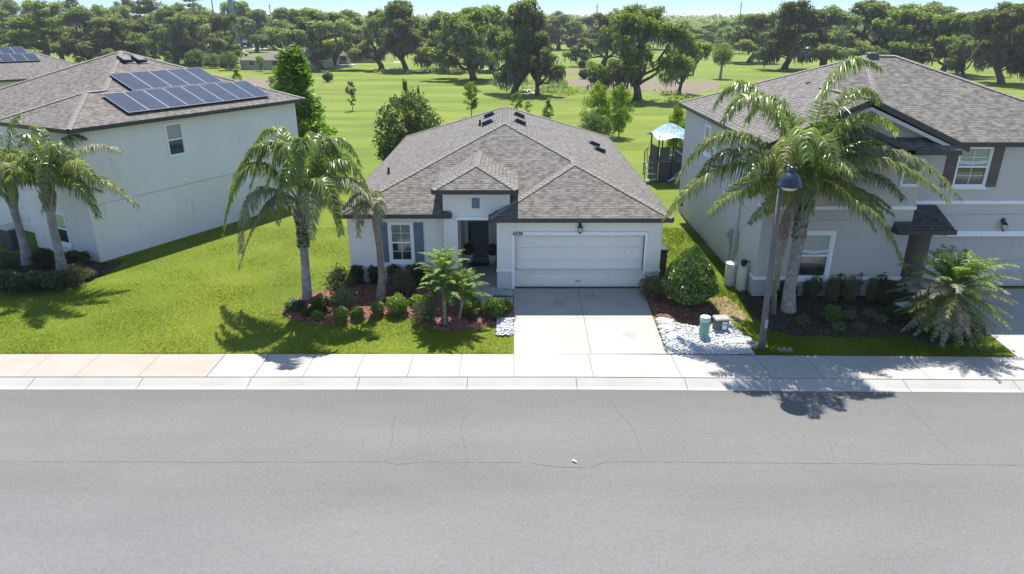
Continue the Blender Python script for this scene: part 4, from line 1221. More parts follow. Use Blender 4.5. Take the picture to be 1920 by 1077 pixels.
def left_house():
    O = (-17.55, 27.75, PAD)
    root = thing('two_storey_house', 'two-storey white stucco house at left with two rows of solar panels on its roof', 'house', O, math.radians(-28))
    wz = 5.55; W = -11.3; D = 12.2
    w = MB()
    wall(w, (W, .9), (-4.6, .9), -.4, wz, [(3.4, 4.4, 3.5, 4.8), (.8, 1.8, 3.5, 4.8), (.5, 1.6, -.4, 2.3), (3.4, 6.2, -.4, 2.3)], .3, 0)
    wall(w, (-4.6, .9), (-4.6, 0), -.4, wz)
    wall(w, (-4.6, 0), (0, 0), -.4, wz, [(1.75, 2.65, .5, 1.85), (1.75, 2.65, 3.4, 4.7)], .1)
    wall(w, (0, 0), (0, D), -.4, wz, [(4.17, 5.0, 3.86, 5.26)], .1)
    wall(w, (0, D), (W, D), -.4, wz, [(3, 4, 3.6, 4.9), (3, 5, 0, 2.1)], .1)
    wall(w, (W, D), (W, .9), -.4, wz, [(4, 5, 3.6, 4.9)], .1)
    w.build('wall', M_WALL_L, root)
    bl = MB(); bl.box(-.012, .012, -.012, D, 2.42, 2.45); bl.build('wall_joint', simple('joint_grey', (.40, .41, .42), .8), root)
    make_window(root, (0, 4.585, 3.86), math.pi / 2, .83, 1.40, M_GLASS_UP, M_GLASS, casing=.05, muntin=False, sill=False)
    make_window(root, (-2.4, 0, .5), 0, .9, 1.35, M_GLASS_UP, M_GLASS, muntin=False)
    make_window(root, (-2.4, 0, 3.4), 0, .9, 1.3, M_GLASS_UP, M_GLASS, muntin=False)
    for x in (W + 3.9, W + 1.3): make_window(root, (x, .9, 3.5), 0, 1.0, 1.3)
    make_window(root, (W, D - 4.5, 3.6), -math.pi / 2, 1.0, 1.3)
    make_window(root, (-3.5, D, 3.6), math.pi, 1.0, 1.3)
    dd = MB(); dd.box(W + .52, W + 1.58, 1.15, 1.19, 0, 2.28); dd.build('front_door', M_DOOR, root)
    make_garage_door(root, W + 3.42, W + 6.18, 2.28, 1.15, M_GDOOR, 4, 4)
    pd = MB(); pd.box(-5.0, -3.0, D - .08, D - .05, 0, 2.1); pd.build('patio_door', M_GLASS, root)
    v = MB(); v.lathe(0.0, 0.0, [(.05, 0), (.05, .08)], 10); v.bbox(-.07, .07, -.07, .07, -.02, .01, .01)
    o = v.build('dryer_vent', M_WHITE, root, loc=(.01, 4.8, 2.62), rot=(0, math.pi / 2, 0))
    sl = .42; E = 5.65; e0 = .38; y0 = .5; y1 = 12.6; hw = (y1 - y0) / 2
    Wx = W - .35
    z = lambda d: E + sl * d
    A = (e0 - hw, y0 + hw, z(hw)); A2 = (min(e0 - hw - .05, Wx + hw), y0 + hw, z(hw))
    r = MB(); bh = 2.6; b0 = e0 - 2 * bh; by = -.32
    B1 = (e0 - bh, by + bh, z(bh)); B2 = (e0 - bh, y0 + bh, z(bh))
    rpoly(r, [(e0, by, E), B1, B2, A, (e0, y1, E)], (0, 1))
    rpoly(r, [(e0, by, E), (b0, by, E), B1], (1, 0))
    rpoly(r, [(b0, by, E), (b0, y0, E), B2, B1], (0, 1))
    rpoly(r, [(Wx, y0, E), (b0, y0, E), B2, A, A2], (1, 0))
    rpoly(r, [(Wx, y0, E), A2, (Wx, y1, E)], (0, 1))
    rpoly(r, [(Wx, y1, E), A2, A, (e0, y1, E)], (1, 0))
    for a, b in (((e0, by, E), B1), (B1, B2), (B2, A), ((b0, by, E), B1), ((e0, y1, E), A), ((Wx, y0, E), A2), ((Wx, y1, E), A2)): cap_line(r, a, b)
    s_ = E - .15
    for q in ([(0, by), (e0, by), (e0, y1), (0, y1)], [(b0, by), (0, by), (0, 0), (b0, 0)], [(Wx, y0), (b0, y0), (b0, .9), (Wx, .9)]):
        r.face([(x, y, s_) for x, y in q][::-1], 2)
    roof = r.build('roof', [M_SHINGLE_L, M_CAP, M_SOFFIT], root)
    fa = MB()
    for a, b in (((b0, by, E), (e0, by, E)), ((e0, by, E), (e0, y1, E)), ((e0, y1, E), (Wx, y1, E)), ((Wx, y1, E), (Wx, y0, E)), ((Wx, y0, E), (b0, y0, E)), ((b0, y0, E), (b0, by, E))): fascia(fa, a, b)
    fa.build('gutter', M_FASCIA, root)
    e1 = Vector((0, 1, 0)); e2 = Vector((-1, 0, sl)).normalized()
    def on(x, y): return Vector((x, y, E + sl * (e0 - x)))
    for i in range(8): solar_panel(root, None, e1, e2, on(-.10, 2.60 + i * 1.0), .985, 1.78)
    for i in range(5): solar_panel(root, None, e1, e2, on(-1.80, 4.18 + i * 1.0), .985, 1.72)
    for (x, y) in ((-4.72, 6.05), (-4.66, 6.75)):
        roof_vent(roof, (x, y, E + sl * (e0 - x) + .01), 0, (0, math.atan(sl)), w=.36, l=.34)
    return root
left_house()

def far_left_house():
    rt = thing('neighbour_house', 'brown-roofed house with seven solar panels, behind the left house at the photo edge', 'house', (-45.61, 59.86, PAD), math.radians(-41))
    wz = 4.7; w = MB()
    for a, b in (((-11, 0), (0, 0)), ((0, 0), (0, 11)), ((0, 11), (-11, 11)), ((-11, 11), (-11, 0))): wall(w, a, b, -.4, wz, [(4.5, 5.5, 3.1, 4.2), (7.5, 8.5, .8, 2.1)], .1)
    w.build('wall', M_WALL_L, rt)
    for (x, y, rz) in ((-6, 0, 0), (0, 5, math.pi / 2)): make_window(rt, (x, y, 3.1), rz, 1, 1.1, muntin=False)
    for (x, y, rz) in ((-3, 0, 0), (0, 8, math.pi / 2)): make_window(rt, (x, y, .8), rz, 1, 1.3, muntin=False)
    r = MB(); E = 4.8; sl = .42; e0 = .4; h = 5.9; A = (e0 - h, -.4 + h, E + sl * h)
    c = [(e0, -.4, E), (e0, 11.4, E), (e0 - 11.8, 11.4, E), (e0 - 11.8, -.4, E)]
    for i in range(4):
        a, b = c[i], c[(i + 1) % 4]; rpoly(r, [a, b, A], (b[0] - a[0], b[1] - a[1]))
        cap_line(r, a, A)
    rf = r.build('roof', [M_SHINGLE_L, M_CAP], rt)
    fa = MB()
    cc = [c[3], c[0], c[1], c[2]]
    for i in range(4): fascia(fa, cc[i], cc[(i + 1) % 4])
    fa.build('gutter', M_FASCIA, rt)
    e1 = Vector((0, 1, 0)); e2 = Vector((-1, 0, sl)).normalized()
    on = lambda x, y: Vector((x, y, E + sl * (e0 - x)))
    for i in range(4): solar_panel(rt, None, e1, e2, on(-2.55, 2.5 + i), .985, 1.5)
    for i in range(3): solar_panel(rt, None, e1, e2, on(-3.97, 3.0 + i), .985, 1.4)
    roof_vent(rf, (-4.9, 4.4, E + sl * 4.8 + .01), 0, (math.atan(sl), 0, 0))
far_left_house()

# ------------------------------------------------------------------ right two-storey house
def right_house():
    root = thing('two_storey_house', 'two-storey taupe house at right with brown shutters and a dark porch roof', 'house', (9.02, 23.97, PAD))
    wz = 5.56; D = 12.5; W = 12.4
    w = MB(); bs = .68
    # left projecting bay, lower + upper
    for (z0, z1, m) in ((-.3, bs, 2), (bs, wz, 0)):
        wall(w, (0, 0), (5.4, 0), z0, z1, [] if m == 2 else [(1.52, 2.62, .76, 2.42), (4.72, 5.32, 4.22, 5.1)], .1, m)
        wall(w, (5.4, 0), (5.4, 2.2), z0, z1, [], .1, m)
    wall(w, (5.4, 2.2), (6.75, 2.2), -.3, 3.2, [(.15, 1.10, 0, 2.2)], .1, 0)
    wall(w, (6.75, 2.2), (6.75, .8), -.3, 3.2, [], .1, 0)
    w.face([(5.4, 0.8, 2.7), (6.75, 0.8, 2.7), (6.75, 2.2, 2.7), (5.4, 2.2, 2.7)][::-1], 0)
    wall(w, (5.4, .8), (W, .8), 2.7, wz, [(7.08 - 5.4, 8.2 - 5.4, 4.02, 5.4)], .1, 0)
    wall(w, (6.75, .8), (W, .8), -.3, 2.7, [(.1, 4.9, -.3, 2.1)], .2, 0)
    wall(w, (W, .8), (W, D), -.3, wz, [], .1, 0)
    wall(w, (W, D), (0, D), -.3, wz, [(3, 4, 3.6, 4.9), (6, 8, 0, 2.1)], .1, 0)
    for (z0, z1, m) in ((-.3, bs, 1), (bs, wz, 1)):
        wall(w, (0, D), (0, 0), z0, z1, [] if z1 < 1 else [(4.0, 4.9, 3.9, 5.1), (D - 7.4, D - 6.6, 3.4, 4.3)], .1, m)
    # gable walls
    w.face([(0.0, .3, wz), (6.3, .3, wz), (3.12, .3, wz + 1.35)], 0)
    w.face([(1.6, -.02, wz - .3), (4.45, -.02, wz - .3), (4.45, -.02, wz), (3.05, -.02, wz + .62), (1.6, -.02, wz)], 0)
    w.build('wall', [M_WALL_R, M_WALL_RS, M_WALL_RB], root)
    b = MB()
    b.bbox(-.05, 5.44, -.05, -.001, 3.34, 3.47, .008); b.bbox(-.05, -.001, -.001, .5, 3.34, 3.47, .008); b.build('wall_band', M_TRIM, root)
    b = MB(); b.bbox(-.05, 5.44, -.055, -.001, bs - .02, bs + .1, .008); b.bbox(-.05, -.001, -.001, .5, bs - .02, bs + .1, .008); b.build('wall_band', M_TRIM, root)
    b = MB(); b.bbox(5.46, W + .02, .745, .799, 3.34, 3.47, .008); b.build('wall_band', M_TRIM, root)
    b = MB(); b.bbox(6.78, 12.0, .745, .799, 2.10, 2.31, .008); b.build('garage_door_frame', M_TRIM, root)
    j = MB(); j.box(0, 5.4, -.008, .002, 2.93, 2.95); j.box(5.4, W, .792, .802, 2.93, 2.95); j.box(-.008, .002, 0, D, 2.93, 2.95); j.build('wall_joint', simple('joint_grey_r', (.30, .29, .30), .9), root)
    make_window(root, (2.07, 0, .76), 0, 1.10, 1.66, M_GLASS_UP, M_GLASS, casing=.12, curtain=True, muntin=False)
    make_window(root, (5.02, 0, 4.22), 0, .60, .88, M_GLASS_TEAL, M_GLASS_TEAL, casing=.05, muntin=False, sill=False)
    make_window(root, (7.64, .8, 4.02), 0, 1.12, 1.38, M_GLASS_UP, M_GLASS, casing=.07, curtain=True)
    make_shutter(root, (6.84, .8, 3.98), 0, .40, 1.46, M_SHUT_R); make_shutter(root, (8.44, .8, 3.98), 0, .40, 1.46, M_SHUT_R)
    make_window(root, (0, D - 4.45, 3.9), -math.pi / 2, .9, 1.2, muntin=False)
    make_window(root, (0, 7.0, 3.4), -math.pi / 2, .8, .9, muntin=False)
    d = MB(); d.box(5.55, 6.50, 2.27, 2.31, 0, 2.2); dr = d.build('front_door', M_SHUT_R, root)
    hd = MB(); hd.tube([(6.4, 2.25, 1.0), (6.4, 2.2, 1.0), (6.4, 2.2, 1.15), (6.4, 2.25, 1.15)], .014, 6); hd.build('handle', M_BLACK, dr)
    pf = MB(); pf.bbox(5.42, 6.73, .3, 2.18, -.2, .03, .01); pf.build('porch_floor', M_DRIVE, root)
    make_garage_door(root, 6.85, 11.65, 2.1, .96, M_GDOOR_R)
    make_wall_lamp(root, (9.24, .8, 2.42))
    text_mesh(root, '6905', .15, (6.97, .74, 2.135), 0, M_BLACK)
    # roofs
    E = 5.65; sl = .42; y0 = .42; y1 = 12.75; hw = (y1 - y0) / 2; X0 = -.32; X1 = 13.3
    z = lambda t: E + sl * t
    P1 = (X0 + hw, y0 + hw, z(hw)); P2 = (X1 - hw, y0 + hw, z(hw))
    r = MB()
    rpoly(r, [(X0, y0, E), (X1, y0, E), P2, P1], (1, 0))
    rpoly(r, [(X0, y0 - .8, E), (X0, y0, E), P1, (X0, y1, E)], (0, 1))
    rpoly(r, [(X1, y0, E), P2, (X1, y1, E)], (0, 1))
    rpoly(r, [(X0, y1, E), P1, P2, (X1, y1, E)], (1, 0))
    # big gable over the bay
    gx0, gx1, gm, gy, gl = -.32, 6.75, 3.12, -.12, .45
    gt = E + gl * (gm - gx0)
    yr = lambda zz: y0 + (zz - E) / sl
    rpoly(r, [(gx0, gy, E), (gm, gy, gt), (gm, yr(gt), gt), (gx0, y0, E)], (0, 1))
    rpoly(r, [(gx1, gy, E - .06), (gm, gy, gt), (gm, yr(gt), gt), (gx1, y0, E)], (0, 1))
    # small gable and lean-to strip at its foot
    sy = -.38; sx0, sx1, sm = 1.35, 4.75, 3.05; st = E - .1 + .42 * 1.7
    rpoly(r, [(sx0, sy, E - .12), (sm, sy, st), (sm, .3, st), (sx0, .3, E - .12)], (0, 1))
    rpoly(r, [(sx1, sy, E - .12), (sm, sy, st), (sm, .3, st), (sx1, .3, E - .12)], (0, 1))
    rpoly(r, [(4.3, sy, E - .14), (6.35, sy, E - .14), (6.2, .29, E + .2), (3.6, .29, E + .2)], (1, 0))
    for a, q in (((X0, y1, E), P1), (P1, P2), ((X1, y0, E), P2), ((X1, y1, E), P2), ((gm, gy, gt), (gm, yr(gt), gt)), ((gm + 1.6, y0 + 1.9, z(1.9)), P1), ((sm, sy, st), (sm, .3, st))): cap_line(r, a, q)
    for q in ([(X0, y0 - .8), (0, y0 - .8), (0, y1), (X0, y1)], [(5.4, y0), (X1, y0), (X1, .8), (5.4, .8)], [(0, gy), (6.7, gy), (6.7, .8), (0, .8)], [(1.35, sy), (6.35, sy), (6.35, 0), (1.35, 0)]):
        r.face([(x, y, E - .16) for x, y in q][::-1], 2)
    roof = r.build('roof', [M_SHINGLE, M_CAP, M_SOFFIT], root)
    fa = MB()
    for a, q in (((6.3, y0, E), (X1, y0, E)), ((X1, y0, E), (X1, y1, E)), ((X1, y1, E), (X0, y1, E)), ((X0, y1, E), (X0, y0 - .8, E)), ((gx0, gy, E), (gm, gy, gt)), ((gm, gy, gt), (gx1, gy, E - .06)), ((4.5, sy, E - .14), (6.35, sy, E - .14)), ((sx0, sy, E - .12), (sm, sy, st)), ((sm, sy, st), (sx1, sy, E - .12))):
        fascia(fa, a, q, .2 if a[2] != q[2] else .17)
    fa.build('gutter', M_FASCIA, root)
    rt = MB()
    for a, q, yy in (((gx0 + .4, gy + .03, E - .12), (gm, gy + .03, gt - .28), 0), ((gm, gy + .03, gt - .28), (gx1 - .5, gy + .03, E - .08), 0), ((sx0 + .3, sy + .32, E - .2), (sm, sy + .32, st - .22), 0), ((sm, sy + .32, st - .22), (sx1 - .3, sy + .32, E - .2), 0)): fascia(rt, a, q, .13, .04)
    rt.build('rake_trim', simple('rake_trim_paint', (.48, .46, .45), .7, .04), root)
    # porch roof
    p = MB(); py0, py1, px0, px1 = -.42, .79, 5.42, 6.62
    a = [(5.0, py0, 2.72), (6.95, py0, 2.72), (6.62, py1, 3.32), (4.95, py1, 3.32)]
    a = [(4.75, py0, 2.66), (6.80, py0, 2.66), (6.62, .74, 3.30), (4.80, .74, 3.30)]
    rpoly(p, a, (1, 0)); rpoly(p, [(6.80, py0, 2.66), (6.80, .74, 2.66), (6.62, .74, 3.30)], (0, 1)); rpoly(p, [(4.75, py0, 2.66), (4.75, .74, 2.66), (4.80, .74, 3.30)], (0, 1))
    p.face([(4.75, py0, 2.52), (6.80, py0, 2.52), (6.80, .74, 2.52), (4.75, .74, 2.52)][::-1], 1)
    M_PS = shingle_mat('porch_shingle_dark', (0.045, 0.045, 0.05), (0.07, 0.07, 0.075), (0.10, 0.098, 0.10))
    p.build('porch_roof', [M_PS, M_SOFFIT], root)
    f2 = MB(); fascia(f2, (4.75, py0, 2.66), (6.80, py0, 2.66), .15); fascia(f2, (6.80, py0, 2.66), (6.80, .74, 2.66), .15); fascia(f2, (4.75, .74, 2.66), (4.75, py0, 2.66), .15); f2.build('porch_fascia', M_FASCIA, root)
    v = MB(); v.lathe(3.4, 6.6, [(.09, z(6.1)), (.07, z(6.1) + .3), (.11, z(6.1) + .33), (.02, z(6.1) + .4)], 10); v.build('vent_pipe', M_ALU, roof)
    v = MB(); v.bbox(5.9, 6.35, 6.35, 6.75, z(hw) - .12, z(hw) + .14, .03); v.build('roof_vent', M_ALU, roof)
    # side wall services
    m = MB(); m.bbox(-.16, -.001, 2.85, 3.15, 1.1, 1.75, .02); m.lathe(-.2, 3.0, [(.09, 1.42), (.09, 1.6), (.05, 1.64)], 10); m.build('electric_meter', M_UTIL, root)
    m = MB(); m.bbox(-.13, -.001, 2.25, 2.6, .95, 1.85, .02); m.build('breaker_box', M_UTIL, root)
    m = MB(); m.tube([(-.05, 2.42, 1.85), (-.05, 2.42, 3.7)], .025, 8); m.tube([(-.05, 3.0, 1.1), (-.05, 3.0, -.1)], .03, 8); m.tube([(-.05, 2.5, .95), (-.05, 2.5, -.1)], .022, 8); m.build('conduit', M_UTIL, root)
    m = MB(); m.bbox(-.10, -.001, 4.48, 4.64, 2.80, 2.94, .02); m.build('dryer_vent', M_WHITE, root)
    m = MB(); m.bbox(-.08, -.001, 11.5, 11.62, .45, .62, .015); m.build('hose_bib', M_BLACK, root)
    return root
right_house()

# ------------------------------------------------------------------ palms
def queen_palm(label, base, trunk_pts, radii, crown, fronds, seed, group=None, extra=0, R=2.6, boots=True, spear=True, leaf=.56, fern=False, bark=None, cat='palm tree', sag=None, dead_skirt=0):
    """fronds: list of (control_px, tip_px, dy_control, dy_tip, kind) measured at the crown's distance"""
    root = thing('queen_palm', label, cat, base, 0, group)
    B = Vector(base)
    tb = MB(); palm_trunk(tb, [Vector(p) - B for p in trunk_pts], radii, 30)
    tb.build('trunk', bark or M_PALMBARK, root, True)
    cr = Vector(crown) - B
    # old leaf bases and crownshaft
    if boots:
        rng = random.Random(seed); bt = MB(); tp = Vector(trunk_pts[-1]) - B
        for i in range(26):
            a = i * 2.4; k = i / 26
            p = tp.lerp(cr, k * .8) + Vector((0, 0, -.25 + .1 * k)); r0 = radii[-1] * (1.0 - .3 * k)
            d = Vector((math.cos(a), math.sin(a), 0))
            q = [p + d * r0 * .8, p + d * (r0 + .05) + Vector((0, 0, .22)), p + d * (r0 + .16) + Vector((0, 0, .5 + .1 * k))]
            bt.tube(q, [.055, .05, .02], 5)
        bt.build('leaf_base', M_BOOT, root)
    mats = {'g': (M_RACHIS, L_PALM), 'y': (M_RACHIS, L_PALMY), 'f': (M_RACHIS_D, L_PALMG), 'd': (M_RACHIS_D, L_PALMD)}
    i = 0
    for (c, t, dc, dt, kind) in fronds:
        C = atY(c[0], c[1], crown[1] + dc) - B; T = atY(t[0], t[1], crown[1] + dt) - B
        L = (C - cr).length + (T - C).length
        dead = kind == 'd'
        me = frond_mesh(cr, C, T, seed * 50 + i, leaf_len=(leaf if not dead else .36) * min(1.15, max(.75, L / 3.2)), pairs=int(25 * L) if L > 1.5 else 40, width=.037, droop=(.95 if kind != 'd' else 1.2), mats=mats[kind], start=.12, plume=.6 if not dead else .1)
        link_mesh('frond', me, root); i += 1
    if fern:
        r_ = np.random.default_rng(seed); n = 900; z0 = (Vector(trunk_pts[-1]) - B).z
        a_ = r_.uniform(0, 6.28, n); zz = z0 - r_.uniform(-.25, .95, n); rr = r_.uniform(.10, .24, n); q0 = Vector(trunk_pts[-2]) - B; q1 = Vector(trunk_pts[-1]) - B; kk = (zz - q0.z) / (q1.z - q0.z)
        v, f = leaf_quads(np.stack([rr * np.cos(a_) + q0.x + (q1.x - q0.x) * kk, rr * np.sin(a_) + q0.y + (q1.y - q0.y) * kk, zz], 1), .11, r_, .45); link_mesh('fern', np_mesh('fern', v, f, [L_DARK]), root)
    rng = random.Random(seed + 7)
    for k in range(extra):
        a = rng.uniform(0, 6.28); el = rng.uniform(-.1, 1.2); L = R * rng.uniform(.75, 1.0)
        C = cr + Vector((math.cos(a) * math.cos(el), math.sin(a) * math.cos(el), math.sin(el))) * L * .62
        T = cr + Vector((math.cos(a) * L * (1.1 - .3 * el), math.sin(a) * L * (1.1 - .3 * el), L * (-.35 + .62 * el)))
        me = frond_mesh(cr, C, T, seed * 90 + k, .58, int(25 * L * 1.2), .037, .95, mats['g' if rng.random() < .75 else 'y'], .12)
        link_mesh('frond', me, root)
    if spear:
        s = MB(); s.tube([cr + Vector((0, 0, -.1)), cr + Vector((.05, 0, .6)), cr + Vector((.02, .04, 1.3))], [.05, .03, .004], 6); s.build('spear_leaf', M_RACHIS, root, True)
    return root

# centre-left palm
b = ground(577, 562)
queen_palm('full green queen palm with grey ringed trunk, between the left house and the centre house', tuple(b),
    [b, atY(573, 500, b.y), atY(568, 448, b.y), atY(566, 415, b.y)], [.21, .155, .15, .17], tuple(atY(565, 385, b.y)),
    [((490, 150), (430, 385), -.2, .1, 'g'), ((455, 200), (418, 440), -.5, -.9, 'g'), ((520, 160), (470, 350), .3, .2, 'g'), ((450, 290), (452, 475), -.9, -1.5, 'f'),
     ((500, 305), (447, 505), -.8, -1.0, 'd'), ((605, 160), (650, 340), .4, .9, 'g'), ((585, 150), (615, 320), 1.4, 2.2, 'g'), ((645, 225), (690, 365), 0, -.2, 'g'),
     ((655, 275), (705, 400), -.4, -.5, 'f'), ((605, 260), (640, 440), -1.2, -1.8, 'g'), ((550, 220), (520, 420), -1.3, -2.0, 'g'), ((535, 150), (470, 290), 1.0, 1.8, 'g'),
     ((615, 180), (675, 310), 1.0, 1.7, 'g'), ((455, 230), (432, 370), .9, 1.4, 'f'), ((548, 170), (500, 350), -.6, -1.1, 'g'), ((590, 300), (585, 450), -1.5, -2.0, 'f'), ((570, 160), (560, 330), -1.0, -1.9, 'g')], 1, extra=4, R=2.0, fern=True)
# leaning, nearly bare palm in the bed
b = ground(715, 562)
queen_palm('brown ringed palm with a sparse faded crown, before the shuttered window', tuple(b),
    [b, atY(716, 520, b.y), atY(711, 460, b.y), atY(706, 425, b.y), atY(700, 405, b.y)], [.22, .135, .12, .135, .07], tuple(atY(690, 392, b.y)),
    [((665, 330), (596, 362), .0, -.2, 'f'), ((700, 335), (718, 372), .3, .5, 'f'), ((690, 335), (640, 395), -.5, -.9, 'f'), ((675, 345), (672, 445), -.6, -.8, 'f'), ((715, 345), (712, 420), -.6, -1.0, 'f'), ((680, 325), (660, 340), 1.0, 1.6, 'f')], 2, extra=0, bark=M_PALMBARK_B, boots=False, spear=False)
# big palm at the right house
b = ground(1478, 585)
queen_palm('tallest palm, wide shaggy crown and a dead frond down its trunk, at right house', tuple(b),
    [b, atY(1480, 545, b.y), atY(1492, 480, b.y), atY(1500, 430, b.y), atY(1505, 395, b.y)], [.28, .21, .19, .21, .22], tuple(atY(1512, 345, b.y)),
    [((1545, 40), (1652, 130), -.2, -.6, 'g'), ((1590, 100), (1650, 190), .4, .6, 'g'), ((1410, 60), (1340, 200), .2, .4, 'g'), ((1430, 80), (1355, 230), -.6, -1.0, 'g'), ((1470, 90), (1400, 230), .6, 1.4, 'g'),
     ((1360, 150), (1270, 340), .2, .6, 'y'), ((1370, 210), (1300, 350), -.3, .0, 'g'), ((1350, 240), (1246, 410), -.3, -.5, 'y'), ((1420, 300), (1330, 400), -1.2, -1.9, 'y'),
     ((1610, 150), (1685, 250), .2, .3, 'y'), ((1620, 210), (1680, 300), .5, .6, 'g'), ((1660, 200), (1800, 370), .0, -.2, 'f'), ((1650, 230), (1780, 380), -.5, -.8, 'y'), ((1630, 280), (1695, 375), .2, .5, 'g'),
     ((1620, 300), (1695, 500), -.5, -.9, 'y'), ((1570, 310), (1640, 430), -1.2, -1.8, 'y'), ((1500, 260), (1520, 400), -1.6, -2.4, 'g'), ((1470, 280), (1450, 400), -1.3, -2.0, 'y'),
     ((1550, 250), (1600, 330), -1.5, -2.4, 'g'), ((1450, 240), (1400, 330), -1.4, -2.2, 'g'), ((1500, 190), (1480, 230), 1.6, 2.6, 'g'), ((1560, 190), (1600, 230), 1.4, 2.4, 'g'),
     ((1446, 400), (1452, 618), -.45, -.30, 'd'), ((1460, 400), (1458, 540), -.45, -.38, 'd'), ((1480, 190), (1468, 330), -1.5, -2.9, 'y'), ((1535, 180), (1565, 320), -1.6, -2.9, 'g'), ((1505, 165), (1515, 300), -1.6, -3.1, 'g'), ((1440, 320), (1395, 360), .9, 1.5, 'g')], 3, extra=14, R=2.9, leaf=.72, fern=True)
# two palms at the left house
b = ground(118, 512)
queen_palm('right-hand of two queen palms growing from the dark bed at the left house', tuple(b),
    [b, atY(112, 480, b.y), atY(100, 430, b.y), atY(92, 385, b.y)], [.24, .17, .15, .17], tuple(atY(88, 345, b.y)),
    [((85, 230), (60, 235), .6, 1.4, 'g'), ((105, 225), (140, 320), -.6, -1.2, 'g'), ((150, 240), (228, 285), .0, -.2, 'f'), ((170, 290), (258, 388), -.2, -.4, 'y'), ((140, 300), (186, 408), -.6, -.9, 'g'),
     ((60, 240), (20, 330), -.3, -.7, 'g'), ((50, 260), (5, 290), .5, .9, 'g'), ((95, 240), (80, 400), -1.3, -2.0, 'g'), ((75, 235), (30, 255), -.4, -.8, 'g'), ((115, 230), (160, 260), .9, 1.6, 'g'), ((130, 260), (182, 340), -1.2, -1.6, 'y'), ((100, 225), (108, 290), -1.0, -1.9, 'g')], 4, extra=6, R=2.0, group='queen palms at the left house')
b = ground(52, 498)
queen_palm('left-hand of two queen palms growing from the dark bed at the left house', tuple(b),
    [b, atY(45, 460, b.y), atY(32, 415, b.y), atY(22, 380, b.y)], [.22, .16, .14, .15], tuple(atY(18, 345, b.y)),
    [((10, 220), (40, 215), .4, .9, 'g'), ((0, 240), (-60, 300), 0, 0, 'y'), ((20, 240), (55, 330), -.5, -.9, 'y'), ((-20, 280), (-80, 390), -.3, -.6, 'y'), ((10, 270), (-10, 400), -1.2, -1.7, 'y'), ((40, 270), (80, 360), .2, .3, 'g'), ((15, 250), (25, 380), -1.3, -1.8, 'y'), ((30, 240), (70, 260), .9, 1.5, 'g')], 5, extra=5, R=2.0, group='queen palms at the left house')

def date_palm(label, base, stems, seed, L=1.15, n=26, leaf=.2, mats=('g',), name='pygmy_date_palm', low=.05):
    """stems: list of (top offset vector, trunk radius)"""
    root = thing(name, label, 'palm tree', base)
    rng = random.Random(seed); k = 0
    M = {'g': (M_RACHIS, L_PHX), 'f': (M_RACHIS_D, L_PALMG), 'd': (M_RACHIS_D, L_PALMD), 'y': (M_RACHIS, L_PALMY)}
    for (top, r, off) in stems:
        top = Vector(top); off = Vector(off)
        tb = MB(); palm_trunk(tb, [off, off.lerp(top, .5) + Vector((rng.uniform(-.04, .04), 0, 0)), top], [r * 1.3, r, r * 1.15], 16, 10)
        tb.build('trunk', M_PALMBARK_B, root, True)
        for i in range(n):
            a = i * 2.399 + rng.uniform(-.2, .2); t = i / n
            el = 1.5 - (1.5 - low) * t + rng.uniform(-.1, .1); l = L * rng.uniform(.85, 1.05) * (0.8 + .25 * math.sin(math.pi * t))
            h = Vector((math.cos(a), math.sin(a), 0))
            C = top + h * l * .55 * math.cos(el) + Vector((0, 0, l * .80 * math.sin(el) + .08))
            T = top + h * l * (.55 + .4 * math.cos(el)) + Vector((0, 0, l * (1.02 * math.sin(el) - .20)))
            kind = mats[rng.randrange(len(mats))] if t > .35 else 'g'
            me = frond_mesh(top, C, T, seed * 70 + k, leaf, 34, .030, .3, M[kind], .16, .12, .013)
            link_mesh('frond', me, root); k += 1
    return root
b = ground(834, 610)
P_ = lambda px, py, y: atY(px, py, y) - b
date_palm('pygmy date palm with three thin leaning trunks, in the mulch bed before the entry walk', tuple(b),
    [(P_(833, 548, b.y), .065, (0, 0, 0)), (P_(868, 552, b.y + .25), .055, (.45, .3, 0)), (P_(832, 512, b.y + 0.5), .055, (-.1, .35, 0))], 11, 1.15, 26, .18, low=-.2)
b = ground(1788, 628)
date_palm('wide shaggy date palm with many half-dried fronds, left of the neighbour\'s driveway', tuple(b),
    [(P_(1788, 545, b.y), .16, (0, 0, 0))], 12, 1.9, 110, .26, ('g', 'y', 'y', 'f', 'f', 'd'), low=-1.05)

# ------------------------------------------------------------------ shrubs
BU = {
    'dark': make_bush(1, .45, .45, .8, .085, 2200, L_DARK),
    'bright': make_bush(2, .5, .45, .7, .085, 2200, L_BRIGHT),
    'lime': make_bush(3, .5, .45, .7, .085, 2000, L_LIME),
    'grey': make_bush(4, .5, .45, .8, .075, 1700, L_GREYG, spiky=.5),
    'maroon': make_bush(5, .5, .5, .9, .085, 1500, L_MAROON, spiky=.5),
    'hedge': make_bush(6, .26, .24, 1.0, .07, 2400, L_DARK, box=.55),
    'hedgeg': make_bush(7, .26, .24, 1.0, .06, 2400, L_GREYG, box=.5),
    'sprig': make_bush(8, .25, .25, .35, .07, 500, L_GREYG, spiky=.6),
}
def bush(kind, label, px, py, w, h, cat='shrub', group=None, name='shrub', rz=None):
    g = ground(px, py); m = BU[kind]
    ref = {'dark': (.9, .8), 'bright': (1, .7), 'lime': (1, .7), 'grey': (1, .8), 'maroon': (1, .9), 'hedge': (.52, 1), 'hedgeg': (.52, 1), 'sprig': (.5, .35)}[kind]
    g.z += .03
    return put_bush(name, m, label, cat, tuple(g), (w / ref[0], w / ref[0], h / ref[1]), rz if rz is not None else px * .37, group)
GB = 'foundation shrubs clipped upright along the centre house'
bush('hedge', 'clipped upright dark shrub at the left corner of the centre house', 671, 535, .50, .78, group=GB)
